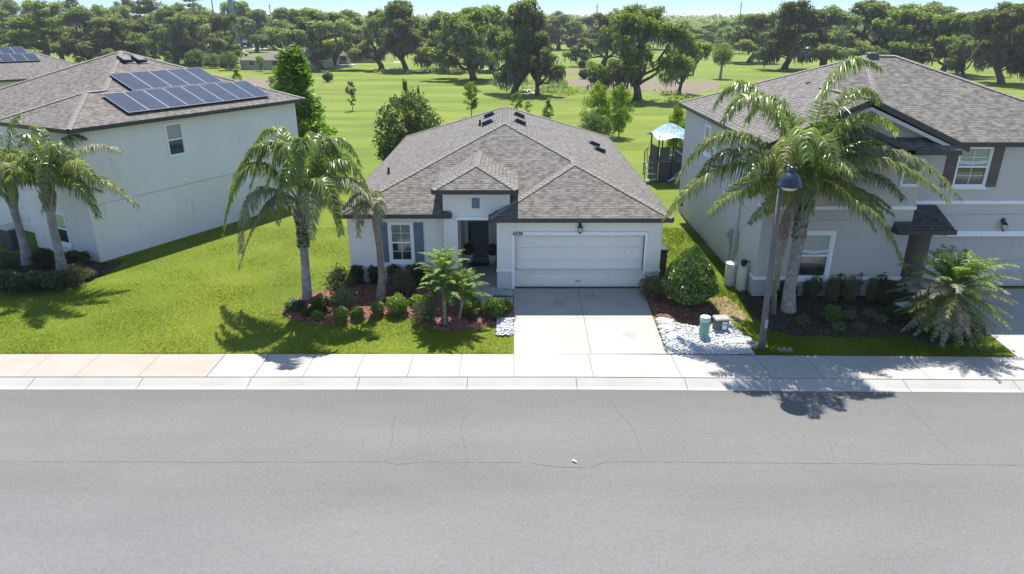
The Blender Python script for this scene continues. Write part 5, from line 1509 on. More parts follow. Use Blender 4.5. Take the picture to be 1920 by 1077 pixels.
bush('hedge', 'clipped upright dark shrub hidden behind the brown palm trunk', 703, 533, .44, .72, group=GB)
bush('hedge', 'clipped upright dark shrub right of the brown palm trunk under the window', 741, 533, .50, .80, group=GB)
bush('hedge', 'broad clipped dark shrub under the right-hand shutter', 783, 538, .85, .85, group=GB)
GF = 'low shrubs in the red mulch bed'
for k, lab, x, y, w, h in (
    ('maroon', 'tall wispy maroon-tinged shrub at the left house-side of the red bed', 640, 560, .95, 1.15),
    ('grey', 'wispy grey-green shrub left of the brown palm trunk', 647, 577, .75, .75),
    ('maroon', 'dull leggy shrub right of the brown palm trunk', 756, 556, .85, 1.0),
    ('dark', 'low dark green shrub at the left tip of the red bed', 553, 583, .70, .40),
    ('dark', 'dark green shrub between the tall queen palm and the wispy shrubs', 602, 585, .72, .62),
    ('dark', 'flat dark shrub at the foot of the green queen palm', 578, 594, .50, .30),
    ('bright', 'small bright shrub nearest the grass at the left of the red bed', 596, 602, .46, .36),
    ('bright', 'small bright shrub second from the left in the front row', 641, 606, .56, .58),
    ('bright', 'smallest bright shrub in the front row', 671, 599, .48, .44),
    ('bright', 'bright shrub in front of the brown palm trunk', 709, 592, .55, .50),
    ('bright', 'big rounded bright shrub right of the brown palm', 747, 589, .82, .70),
    ('lime', 'small lime shrub between the brown palm and the pygmy date palm', 784, 575, .62, .45),
    ('grey', 'grey-green spreading shrub left of the pygmy date palm', 797, 607, .90, .80),
    ('lime', 'yellow-lime shrub right of the pygmy date palm', 881, 588, .80, .62),
    ('dark', 'small rounded dark green shrub right of the pygmy date palm', 884, 601, .52, .42),
    ('bright', 'large green shrub beside the small square of white gravel', 926, 597, .85, .74),
    ('bright', 'green shrub spreading towards the driveway edge', 945, 586, .62, .45)):
    bush(k, lab, x, y, w, h, group=GF)
bush('grey', 'wispy dark grey-green shrub at the right corner of the garage', 1222, 560, .95, .85)
# round glossy shrub
ov = make_bush(31, .93, .93, 2.05, .10, 15000, L_GLOSS, asp=.7, inner=.8, base=.03, lumpy=.3)
for v in ov[1].vertices:
    t = max(0, min(1, v.co.z / 2.05)); k = (1.06 - .98 * max(0, t - .28) ** 1.05) * (0.93 + .12 * math.sin(min(1, t * 3) * 1.57)); v.co.x *= k; v.co.y *= k
g = ground(1290, 572); put_bush('round_shrub', ov, 'large glossy egg-shaped shrub in red mulch right of the driveway', 'shrub', (g.x, g.y, g.z), (1.08, 1.05, 1.12))

GR = 'upright clipped shrubs along the right house'
for i, (x, y, w, h, k) in enumerate(((1459, 570, .42, .85, 'hedge'), (1483, 568, .36, .7, 'hedge'), (1517, 566, .5, .85, 'hedgeg'), (1524, 556, .5, .9, 'hedge'), (1556, 568, .5, .95, 'hedgeg'), (1566, 556, .5, .95, 'hedge'), (1592, 568, .46, 1.0, 'hedgeg'), (1601, 555, .46, .95, 'hedge'), (1630, 568, .36, .95, 'hedgeg'), (1643, 556, .5, .95, 'hedge'))):
    lab = ['dark clipped shrub left of the big palm trunk at the right house', 'dark clipped shrub just behind the big palm trunk', 'pale clipped column first right of the big palm trunk', 'dark clipped shrub behind the first pale column', 'pale clipped column second right of the big palm trunk', 'dark clipped shrub behind the second pale column', 'pale clipped column third right of the big palm trunk', 'dark clipped shrub behind the third pale column', 'narrow pale clipped column nearest the porch', 'dark clipped shrub beside the porch'][i]
    bush(k, lab, x, y, w, h, group=GR)
bush('dark', 'broad dark shrub beside the right house porch', 1666, 575, 1.1, .95)
bush('bright', 'round low green shrub in front of the pale clipped columns', 1557, 604, .68, .58)
bush('dark', 'low dark shrub left of the wide date palm', 1672, 601, .85, .55)
bush('dark', 'dark shrub tucked under the left fronds of the date palm', 1712, 606, .9, .6)
GS = 'small sprigs in the dark mulch'
for i, (x, y) in enumerate(((1610, 622), (1650, 606), (1630, 596), (1572, 622), (1590, 600), (1503, 610))):
    bush('sprig', ['pale sprig low in the dark bed at its front middle', 'pale sprig in the dark bed nearest the date palm', 'pale sprig in the dark bed behind the front sprigs', 'pale sprig in front of the round low shrub', 'pale sprig right of the round low shrub', 'thin pale sprig near the dead palm frond'][i], x, y, .42, .30, 'plant', GS)
GL = 'dark shrubs in the bed of the left house'
for i, (x, y, w, h, k) in enumerate(((12, 545, 1.0, .8, 'dark'), (45, 548, 1.0, .75, 'dark'), (75, 545, .8, .7, 'hedge'), (105, 545, .95, .75, 'dark'), (140, 538, .9, .8, 'maroon'), (150, 522, .7, .6, 'dark'), (85, 505, .8, .9, 'dark'), (138, 497, .7, .6, 'dark'), (158, 497, .6, .55, 'dark'), (20, 520, .9, .8, 'dark'), (-30, 540, 1.0, .8, 'dark'), (165, 525, .6, .45, 'grey'))):
    lab = ['front dark shrub at the very left edge of the photo', 'front dark shrub below the left-hand palm', 'clipped dark shrub between the two left palms', 'front dark shrub below the right-hand palm', 'dull brownish shrub at the right end of the left bed', 'dark shrub behind the brownish shrub of the left bed', 'dark shrub behind and between the two left palms', 'dark shrub against the wall left of the house corner', 'dark shrub against the wall nearest the house corner', 'dark shrub behind the front row at the left edge', 'dark shrub just outside the left edge of the bed', 'pale-tipped low shrub at the right tip of the left bed'][i]
    bush(k, lab, x, y, w, h, group=GL)

# ------------------------------------------------------------------ young trees in the back gardens
cone = lambda t: (1 - t) ** .75 * (0.55 + .45 * min(1, t * 5))
oval = lambda t: math.sin(math.pi * min(1, .12 + t * .86)) ** .7
def young(name, label, px, py, top_py, w_px, protos, cat='tree', rz=0.0, group=None):
    g = ground(px, py); h = topz(top_py, g.y) - PAD
    d = g.y * math.cos(PITCH) + (CAMH - 3) * math.sin(PITCH)
    return put_tree(name, protos, label, cat, tuple(g), h, w_px / 2 * d / F, rz, group)
def young_y(name, label, px, y, top_py, w_px, protos, cat='tree', rz=0.0, group=None):
    d = y * math.cos(PITCH) + (CAMH - 4) * math.sin(PITCH); x = (px - 960) / F * d
    return put_tree(name, protos, label, cat, (x, y, PAD), topz(top_py, y) - PAD, w_px / 2 * d / F, rz, group)
CYP = make_column_tree(41, 9, 2.8, lambda t: (1 - t) ** .95 * (0.75 + .25 * min(1, t * 5)), .22, 20000, L_CYP, .2, .03, clumps=190, crad=.19, asp=.55)
young_y('cypress_tree', 'tall bright green cone-shaped tree behind the rear corner of the left house', 560, 43.5, 96, 225, CYP)
Y1 = make_column_tree(42, 4, 1.2, oval, .15, 2600, L_YOUNG, .06, .22, clumps=50)
Y2 = make_column_tree(43, 4.5, 1.5, cone, .16, 3200, L_YOUNG, .07, .12, clumps=60)
Y3 = make_column_tree(44, 6, 2.4, oval, .19, 7500, L_YOUNG, .1, .08, clumps=75, crad=.2)
YW = make_column_tree(45, 5, 3.1, lambda t: math.sin(math.pi * min(1, .2 + t * .78)) ** .6, .2, 9500, L_WAX, .12, .06, clumps=95, crad=.17)
Y4 = make_column_tree(46, 4, 1.2, oval, .16, 1500, L_WAX, .06, .2, clumps=34)
young('young_tree', 'thin dark young tree alone on the grass, with its shadow beneath', 661, 208, 152, 28, Y4)
young('young_tree', 'rounded bright young tree on the grass left of the centre roof peak', 884, 220, 152, 42, Y1)
young('young_tree', 'small loose yellow-green tree just right of the centre roof peak', 969, 212, 172, 30, Y1, rz=1)
young('young_tree', 'very thin small tree right beside the roof peak', 990, 216, 190, 18, Y4, rz=2)
young('young_tree', 'small cone-shaped bright tree right of the roof peak', 1027, 226, 188, 36, Y2)
young('young_tree', 'big leafy yellow-green tree with two crowns behind the centre roof, left crown', 1118, 268, 158, 78, Y3)
young('young_tree', 'upright yellow-green tree joined to the bigger one, right crown', 1160, 258, 160, 60, Y3, rz=2)
young('young_tree', 'low branching yellow-green tree under the two-crowned one', 1112, 276, 212, 88, YW, rz=1)
young_y('bushy_tree', 'wide bushy grey-green tree behind the left slope of the centre roof', 768, 47.0, 172, 155, YW)
young_y('thin_tree', 'thin spire of branches rising above the bushy grey-green tree', 762, 48.2, 146, 24, Y4)
young_y('thin_tree', 'second thinner sprig rising above the bushy grey-green tree', 787, 48.6, 158, 16, Y4, rz=1)
young_y('young_tree', 'yellow-green tree behind the blue-roofed play tower', 1272, 50, 196, 52, Y3, rz=3)
young('bush', 'round bright green bush past the solar roof', 447, 168, 130, 40, Y2, cat='bush')
young('bush', 'loose yellow-green bush left of the cone-shaped tree', 515, 172, 142, 34, Y1, cat='bush')

# ------------------------------------------------------------------ big oaks, one by one
OAKS = [make_oak(s, mats=m, moss=mo, lean=ln, low=lw, cl=c, leaf=lf) for s, m, mo, ln, lw, c, lf in (
    (101, (L_OAK, L_MOSS), .6, .3, .16, 74, .34), (102, (L_OAKB, L_MOSS), .3, -.2, .14, 74, .34), (103, (L_OAK, L_MOSS), .7, .5, .24, 64, .34),
    (104, (L_OAKB, L_MOSS), .2, .1, .08, 84, .34), (105, (L_OAK, L_MOSS), .9, -.5, .12, 78, .34), (106, (L_FOREST, L_MOSS), .4, .0, .04, 86, .38),
    (107, (L_OAKB, L_MOSS), .3, -.3, .05, 96, .30), (108, (L_OAK, L_MOSS), .6, .2, .10, 60, .32), (109, (L_FOREST, L_MOSS), .2, .4, .08, 70, .36))]
OAKS = OAKS[:6] + OAKS[6:]
def make_pine(seed, mat, leaf=.36):
    rng = np.random.default_rng(seed); H, R = 14., 3.6
    tb = MB(); tb.tube([(0, 0, -.3), (.2, .1, H * .4), (-.1, .2, H * .75), (0, 0, H * .96)], [.3, .22, .12, .04], 8)
    cents = []; radii = []
    for i in range(34):
        t = .22 + .76 * rng.random(); a = rng.uniform(0, 6.28); rr = R * (1.15 - t) * rng.uniform(.3, 1.15)
        c = np.array([rr * math.cos(a), rr * math.sin(a), H * t]); limb(tb, (0, 0, H * t - rr * .3), c, .06, .02, rng, 4, 2)
        cents.append(c); radii.append(R * rng.uniform(.16, .34))
    P = clump_points(cents, radii, 150, rng, .75, .3); v, f = leaf_quads(P, leaf, rng, .55, .1)
    return tb.mesh('trunk', M_BARK, True), np_mesh('crown', v, f, [mat, mat]), (H, R)
OAKS += [make_pine(201, L_FOREST), make_pine(202, L_OAKB), make_pine(203, L_WAX)]
def oak(label, px, py, top, w, k, rz=0.0, group='large oaks on the open grass'):
    g = ground(px, py); d = g.y * math.cos(PITCH) + (CAMH - 6) * math.sin(PITCH)
    h = topz(top, g.y) - PAD
    return put_tree('oak_tree', OAKS[k], label, 'tree', tuple(g), h * 1.08, w / 2 * d / F * 1.4, rz, group)
for a in (
    ('thick-trunked leaning oak in front of the two-storey tan house', 604, 131, 22, 130, 2, 3.1),
    ('oak just right of the leaning one, its trunk beside the pale drive', 624, 124, 26, 110, 0, .4),
    ('oak with trunk in the open, right of the tan houses', 716, 131, 20, 105, 7, 2.2),
    ('tall oak drooping almost to the grass, its top breaking the skyline', 762, 134, 4, 100, 0, 3.9),
    ('smaller low-crowned oak left of the big central oaks', 831, 134, 24, 92, 5, 0.8),
    ('leaning oak with dark slanted trunk left of the central clump', 889, 150, 14, 130, 6, .1),
    ('oak behind the central clump with short thick trunk', 921, 133, 10, 110, 1, 4.0),
    ('big central oak with pale mossy trunk above the roof peak', 963, 175, 8, 130, 4, 2.9),
    ('low mossy oak right of the big central oak', 1008, 179, 62, 95, 0, 1.9),
    ('mid-distance oak behind the dirt patch, its thick trunk forked', 1130, 125, 22, 105, 8, 5.1),
    ('massive bright-topped oak right of the dirt patch', 1196, 187, 10, 150, 6, 1.0),
    ('narrow oak close against the right side of the massive one', 1273, 176, 58, 70, 1, 2.6),
    ('bright oak behind the left shoulder of the massive one', 1165, 128, 14, 84, 6, 4.2),
    ('oak at the left of the gap with tan houses, branches over their roofs', 481, 98, 22, 78, 2, 1.3),
    ('wide dark oak spreading over the tan roofs', 545, 112, 18, 120, 0, 5.6),
    ('oak behind the right tan house', 672, 112, 24, 90, 2, 4.4)): oak(*a)
GX = 'oaks behind the right house'
for i, a in enumerate(((1405, 118, 28, 120, 0, .3), (1470, 130, 8, 120, 4, 1.8), (1545, 132, 14, 150, 7, 3.0), (1625, 128, 4, 150, 0, 4.1), (1700, 135, 8, 150, 6, .9), (1765, 140, 24, 120, 1, 2.4), (1808, 146, 70, 70, 4, .2), (1878, 158, 12, 130, 4, 5.0), (1940, 130, 8, 140, 2, 3.5), (1830, 105, 20, 110, 0, 2.0), (1735, 100, 6, 120, 5, 4.9), (1360, 100, 50, 60, 5, 1.0))):
    oak(['dark oak left of the tall palm crown', 'oak directly behind the tall palm crown', 'rounded oak above the left slope of the right roof', 'tallest dark oak above the right roof peak', 'broad bright oak just right of the roof peak', 'brighter spreading oak over the right roof slope', 'low drooping mossy oak right of the roof slope', 'gnarled mossy oak with leaning trunk near the right edge', 'oak at the right edge of the photo', 'distant oak between the drooping and the gnarled ones', 'distant dark oak behind the broad bright one', 'small distant oak right of the open field gap'][i], *a, group=GX)
ORD = ['leftmost', 'second', 'third', 'fourth', 'fifth', 'sixth', 'seventh', 'eighth', 'ninth', 'tenth', 'eleventh', 'twelfth', 'thirteenth', 'fourteenth', 'fifteenth', 'sixteenth', 'seventeenth', 'eighteenth', 'nineteenth', 'twentieth', 'twenty-first', 'twenty-second', 'twenty-third', 'twenty-fourth', 'twenty-fifth', 'twenty-sixth', 'twenty-seventh', 'twenty-eighth']
# second row, distant
GD = 'distant oaks along the far side of the field'
rng = random.Random(9)
for i, x in enumerate(range(470, 1960, 58)):
    o = oak(ORD[i] + (' oak' if not i else ' oak from the left') + ' in the distant row across the grass', x + rng.uniform(-14, 14), rng.uniform(82, 100), rng.uniform(20, 48), rng.uniform(50, 115), rng.choice([0, 3, 5, 4, 1, 6, 7, 8, 9, 10, 11]), rng.uniform(0, 6), GD)
# dense wood behind the left houses
GW = 'trees in the dense wood behind the left houses'
for i, x in enumerate(range(-70, 450, 40)):
    oak(ORD[i] + (' tree' if not i else ' tree from the left') + ' in the front rank of the left wood', x + rng.uniform(-12, 12), rng.uniform(116, 128), rng.uniform(12, 44), rng.uniform(70, 135), rng.choice([5, 6, 8, 3, 4, 7, 8, 9, 10, 11]), rng.uniform(0, 6), GW)
for i, x in enumerate(range(-60, 450, 36)):
    oak(ORD[i] + (' tree' if not i else ' tree from the left') + ' in the rear rank of the left wood', x + rng.uniform(-12, 12), rng.uniform(90, 98), rng.uniform(-4, 26), rng.uniform(60, 110), rng.choice([5, 3, 0, 1, 6, 7, 8, 9, 10, 11]), rng.uniform(0, 6), 'rear trees of the left wood')
GY = 'low bright bushes at the foot of the left wood'
for i, (x, y, w, h) in enumerate(((175, 110, 40, 30), (232, 104, 44, 30), (290, 112, 34, 26), (150, 116, 30, 26), (320, 122, 30, 24))):
    young('bush', ['bright bush at the wood edge left of the big roof peak', 'bright bush just right of the big roof peak', 'bright bush below the wood over the roof slope', 'small bright bush nearest the neighbouring roof', 'bright bush at the low end of the roof slope'][i], x, y + 6, y - h, w, Y2, cat='bush', group=GY)
for (x, y, t, w, lab) in ((372, 126, 92, 52, 'round grey-green bush in front of the wood, left of the tan house'), (402, 128, 100, 44, 'second grey-green bush left of the tan house'), (432, 132, 96, 46, 'grey-green bush touching the low tan house'), (489, 134, 104, 24, 'small slim tree in front of the low tan house')):
    young('bushy_tree', lab, x, y, t, w, YW if w > 30 else Y1)
# cabbage palms
def cabbage(label, px, py, cpy, w, seed):
    g = ground(px, py); zt = topz(cpy, g.y); root = thing('cabbage_palm', label, 'palm tree', tuple(g))
    tb = MB(); palm_trunk(tb, [(0, 0, -.2), (0.1, 0, (zt - PAD) * .5), (0, 0, zt - PAD)], [.28, .2, .2], 14, 8); tb.build('trunk', M_PALMBARK, root, True)
    r = np.random.default_rng(seed); d = g.y * math.cos(PITCH) + 3; R = w / 2 * d / F; n = 1400
    dd = r.normal(size=(n, 3)); dd /= np.linalg.norm(dd, axis=1)[:, None]
    P = dd * (R * r.random(n) ** .4)[:, None] + np.array([0, 0, zt - PAD]); v, f = leaf_quads(P, .8, r, .12, 0, dirs=dd * 1.2)
    link_mesh('crown', np_mesh('crown', v, f, [L_PALMG if seed == 1 else L_OAK]), root)
cabbage('slender palm with a round faded crown in front of the tan houses', 541, 128, 58, 30, 1)
cabbage('stout palm with round dark crown in the field gap left of the tall palm', 1350, 148, 102, 40, 2)
# far woods: one unbroken belt to the horizon
def far_woods():
    r = np.random.default_rng(77); cs = []; sz = []
    for (Y0, Y1_, n, hs) in ((290, 380, 260, 10), (420, 600, 420, 11.5), (700, 1000, 520, 13), (1200, 1700, 560, 15)):
        y = r.uniform(Y0, Y1_, n); x = r.uniform(-.85, .85, n) * y
        for xi, yi in zip(x, y):
            h = hs * r.uniform(.7, 1.15); w = r.uniform(4, 8) * (1 + yi / 900); m = 120
            if 1270 < 960 + xi / yi * F < 1300 and yi < 500: h *= .4
            d = r.normal(size=(m, 3)); d /= np.linalg.norm(d, axis=1)[:, None]
            p = d * (.55 + .45 * r.random(m))[:, None] * np.array([w, w, h * .5]) + np.array([xi, yi, PAD + h * .52]) + r.normal(size=(m, 3)) * .5
            cs.append(p); sz.append(np.full(m, .9 + yi / 700))
    P = np.concatenate(cs); S = np.concatenate(sz)
    v, f = leaf_quads(P, S, r, .7, .3)
    o = link_mesh('far_woods', np_mesh('far_woods', v, f, [L_FOREST])); tag(o, 'unbroken belt of distant woods along the horizon', 'woods', kind='stuff')
far_woods()
# scrub and reeds round the dirt patch
def scrub(name, poly_px, n, size, mat, seed, label, hmax=.6):
    poly = [tuple(ground(*p))[:2] for p in poly_px]; r = np.random.default_rng(seed)
    xs = [p[0] for p in poly]; ys = [p[1] for p in poly]
    x = r.uniform(min(xs), max(xs), n); y = r.uniform(min(ys), max(ys), n); k = in_poly(x, y, poly); x, y = x[k], y[k]
    k = (np.sin(x * .9 + seed) + np.cos(y * .5) + r.normal(0, .6, len(x))) > 0; x, y = x[k], y[k]
    c = np.stack([x, y, PAD + r.random(len(x)) * hmax], 1); v, f = leaf_quads(c, size, r, .35, 0)
    o = link_mesh(name, np_mesh(name, v, f, [mat])); tag(o, label, 'scrub', kind='stuff')
scrub('scrub', [(990, 178), (1080, 168), (1200, 176), (1340, 180), (1345, 190), (1200, 190), (1080, 180), (1000, 188)], 5200, .4, L_OAKB, 1, 'rough scrub along the near edge of the bare dirt patch')
scrub('scrub', [(920, 152), (1060, 148), (1070, 172), (1010, 176), (930, 168)], 4200, .4, L_GREYG, 2, 'grey scrub and fallen twigs under the central oaks')
scrub('scrub', [(700, 138), (880, 140), (1000, 142), (1000, 134), (860, 130), (700, 132)], 5200, .45, L_OAK, 3, 'dark rough grass under the far oaks')

# ------------------------------------------------------------------ street lamp
def street_lamp():
    t = thing('street_lamp', 'tall grey street lamp with a dark bell-shaped shade at the sidewalk edge', 'street lamp', (8.17, 20.27, 0.02))
    p = MB(); p.tube([(0, 0, -.1), (0, 0, .55), (-.02, -.01, .6), (-.17, -.07, 5.45)], [.125, .115, .105, .062], 14); p.build('pole', M_POLE, t, True)
    c = MB(); c.bbox(-.05, .05, -.122, -.108, .85, 1.15, .01); c.build('label_plate', M_UTIL, t)
    a = MB(); a.tube([(-.17, -.07, 5.40), (-.19, -.10, 5.95), (-.13, -.24, 6.15), (-.04, -.36, 6.10), (-.03, -.38, 6.02)], [.045, .04, .035, .035, .05], 8); a.build('arm', M_LAMP, t, True)
    s = MB(); s.lathe(-.03, -.38, [(.02, 6.14), (.07, 6.12), (.10, 6.06), (.09, 5.99), (.14, 5.95), (.25, 5.86), (.32, 5.74), (.345, 5.62), (.385, 5.585), (.385, 5.565), (.33, 5.565)], 28)
    sh = s.build('lamp_shade', M_LAMP, t, True)
    b = MB(); b.lathe(-.03, -.38, [(.26, 5.56), (.24, 5.50), (.16, 5.44), (.04, 5.41)], 20); b.build('lens', M_LENS, sh, True)
    ph = MB(); ph.lathe(.06, -.47, [(.035, 6.04), (.04, 6.10), (.03, 6.13)], 10); ph.build('light_sensor', M_ALU, t)
street_lamp()

# ------------------------------------------------------------------ utility pedestals, pavers, tanks, bins
g = ground(1319, 631)
t = thing('utility_pedestal', 'light green cylindrical utility pedestal standing in white gravel', 'utility pedestal', tuple(g))
m = MB(); m.lathe(0, 0, [(.165, -.05), (.165, .62), (.172, .62), (.172, .645)], 22); m.build('body', M_GREENP, t)
m = MB(); m.lathe(0, 0, [(.180, .58), (.180, .70), (.165, .735), (.02, .745)], 22); m.build('cap', simple('pedestal_cap', (.42, .55, .46), .5, .05), t)
g = ground(1350, 618)
t = thing('utility_box', 'square grey-green utility box with notice stickers at the gravel edge', 'utility box', tuple(g), .1)
m = MB(); m.bbox(-.23, .23, -.19, .19, -.05, .40, .05); m.build('body', M_GREENT, t)
m = MB(); m.bbox(-.26, .26, -.22, .22, .40, .47, .03); m.build('lid', simple('box_lid', (.25, .25, .21), .6, .15), t)
m = MB(); m.bbox(-.02, .15, -.202, -.191, .08, .36, .004); m.build('sticker', M_WHITE, t)
m = MB(); m.bbox(0.0, .13, -.206, -.203, .22, .30, .001); m.build('sticker_print', M_UTIL, t)
g = ground(1388, 640)
t = MB(); t.bbox(-.42, .42, -.26, .26, -.03, .07, .02); o = t.build('valve_cover', M_ROCKGREY, None, loc=tuple(g), rot=(0, 0, .1)); tag(o, 'flat dark grey valve cover slab beside the utility box', 'valve cover')
g = ground(1410, 650)
t = MB(); t.bbox(-.26, .26, -.17, .17, -.03, .05, .02); o = t.build('meter_lid', M_CURB, None, loc=tuple(g), rot=(0, 0, -.1)); tag(o, 'pale concrete meter lid in the grass left of the lamp pole', 'meter lid')
g = ground(1472, 657)
t = MB(); t.bbox(-.22, .22, -.14, .14, -.03, .04, .02); o = t.build('meter_lid', M_CURB, None, loc=tuple(g)); tag(o, 'small pale meter lid in the grass right of the lamp pole', 'meter lid')
for px, py, w, lab in ((1247, 598, .5, 'white square paver touching the red mulch by the driveway'), (1252, 612, .45, 'white paver at the driveway edge in the gravel'), (1263, 628, .42, 'small white paver lying in the middle of the gravel')):
    g = ground(px, py + 4); t = MB(); t.bbox(-w / 2, w / 2, -w * .38, w * .38, -.02, .075, .015); o = t.build('paver', M_WHITE, None, loc=tuple(g), rot=(0, 0, px * .1)); tag(o, lab, 'paver', 'white pavers in the gravel')

def tank(x, y, h, r, label, valve):
    t = thing('softener_tank', label, 'water tank', (x, y, GZ(x, y) + .03), 0, 'water softener tanks')
    m = MB(); m.lathe(0, 0, [(r * .9, -.05), (r, .0), (r, h * .93), (r * .9, h * .98), (r * .5, h)], 22); m.build('body', M_TANK, t, True)
    m = MB()
    if valve:
        m.lathe(0, 0, [(.07, h - .02), (.08, h + .06), (.05, h + .09)], 12); m.bbox(-.11, .12, -.10, .08, h + .07, h + .24, .03); m.build('valve_head', M_BLACK, t)
        p = MB(); p.tube([(.08, 0, h + .14), (.26, .0, h + .16), (.34, .02, h - .05), (.33, .02, h - .45), (.22, .05, h - .7), (.2, .05, 0)], .022, 8); p.build('hose', M_BLACK, t, True)
    else:
        m.lathe(0, 0, [(r * 1.04, h * .93), (r * 1.04, h * .98), (r * .3, h * 1.01)], 22); m.build('lid', M_WHITE, t, True)
tank(8.52, 25.10, .90, .235, 'wide beige water softener tank with white lid, left of the pair', False)
tank(8.78, 24.62, .95, .20, 'slim beige water softener tank with black valve head, right of the pair', True)

t = thing('wheeled_bin', 'black wheeled bin standing against the right side wall of the centre house', 'bin', (5.98, 26.4, PAD))
m = MB(); m.bbox(-.26, .24, -.3, .3, .06, 1.05, .05); m.build('body', M_DKGREY, t)
m = MB(); m.bbox(-.29, .27, -.34, .34, 1.05, 1.13, .03); m.build('lid', M_BLACK, t)
for sx in (-.2, .2):
    m = MB(); m.tube([(sx - .03, .30, .11), (sx + .03, .30, .11)], .11, 14); m.build('wheel', M_BLACK, t)
t = thing('air_conditioner', 'dark air conditioner unit with pale top behind the bin by the centre house', 'air conditioner', (6.05, 29.2, PAD))
m = MB(); m.bbox(-.38, .38, -.38, .38, .05, .85, .04); m.build('casing', M_DKGREY, t)
m = MB(); m.bbox(-.40, .40, -.40, .40, .85, .92, .03); m.build('top_cover', M_UTIL, t)
m = MB(); m.bbox(-.48, .48, -.48, .48, -.03, .05, .01); m.build('pad', M_CURB, t)

def potted(label, x, y):
    t = thing('potted_plant', label, 'potted plant', (x, y, PAD + .05), 0, 'potted ball shrubs at the front door')
    m = MB(); m.lathe(0, 0, [(.13, 0), (.19, .30), (.21, .34), (.21, .38), (.17, .38)], 16); m.build('pot', M_WHITE, t, True)
    f = make_bush(61, .24, .24, .5, .05, 1400, L_DARK, base=.0, inner=.7, lumpy=.2)
    o = link_mesh('foliage', f[1], t); o.location = (0, 0, .34)
potted('round dark potted shrub left of the front door', -1.83, 27.62)
potted('round dark potted shrub right of the front door', -.82, 27.55)
m = MB(); m.bbox(-.42, .42, -.25, .25, 0, .018, .005); o = m.build('doormat', M_BLACK, None, loc=(-1.40, 27.35, PAD + .052)); tag(o, 'dark doormat on the porch before the slate door', 'doormat')
t = thing('storage_box', 'dark box with pale frame beside the shrubs at the left photo edge', 'box', (-22.6, 29.8, PAD), math.radians(-28))
m = MB(); m.bbox(-.45, .45, -.3, .3, 0, .95, .03); m.build('body', M_DKGREY, t)
m = MB(); m.bbox(-.5, .5, -.35, .35, .95, 1.02, .02); m.build('lid', M_UTIL, t)
g = ground(1692, 590); m = MB(); m.bbox(-.3, .3, -.22, .22, -.02, .42, .04); o = m.build('white_planter', M_WHITE, None, loc=tuple(g), rot=(0, 0, .3)); tag(o, 'white block planter half hidden left of the shaggy date palm', 'planter')
g = atZ(1077, 866, -.09); m = MB(); m.tube([(-.05, .03, .02), (.0, 0, .025), (.05, -.05, .02)], [.018, .026, .012], 7); o = m.build('road_debris', M_WHITE, None, loc=tuple(g)); tag(o, 'tiny pale scrap lying on the road seam', 'litter')
m = MB(); m.tube([(0, 0, .15), (.35, -.1, .2), (.62, -.2, .12)], .035, 8); o = m.build('drain_pipe', M_WHITE, None, loc=tuple(ground(72, 495))); tag(o, 'white pipe end sticking out of the dark bed between the left palms', 'pipe')
g = ground(632, 312); t = thing('bird_feeder', 'thin post with a small dark bird feeder on the grass behind the left palm', 'bird feeder', tuple(g))
m = MB(); m.tube([(0, 0, -.1), (0, 0, 1.15)], .03, 6); m.build('post', M_POLE, t)
m = MB(); m.bbox(-.14, .14, -.12, .12, .85, 1.1, .03); m.face([(-.2, -.16, 1.1), (.2, -.16, 1.1), (0, 0, 1.28)]); m.face([(.2, -.16, 1.1), (.2, .16, 1.1), (0, 0, 1.28)]); m.face([(.2, .16, 1.1), (-.2, .16, 1.1), (0, 0, 1.28)]); m.face([(-.2, .16, 1.1), (-.2, -.16, 1.1), (0, 0, 1.28)]); m.build('feeder', M_BLACK, t)

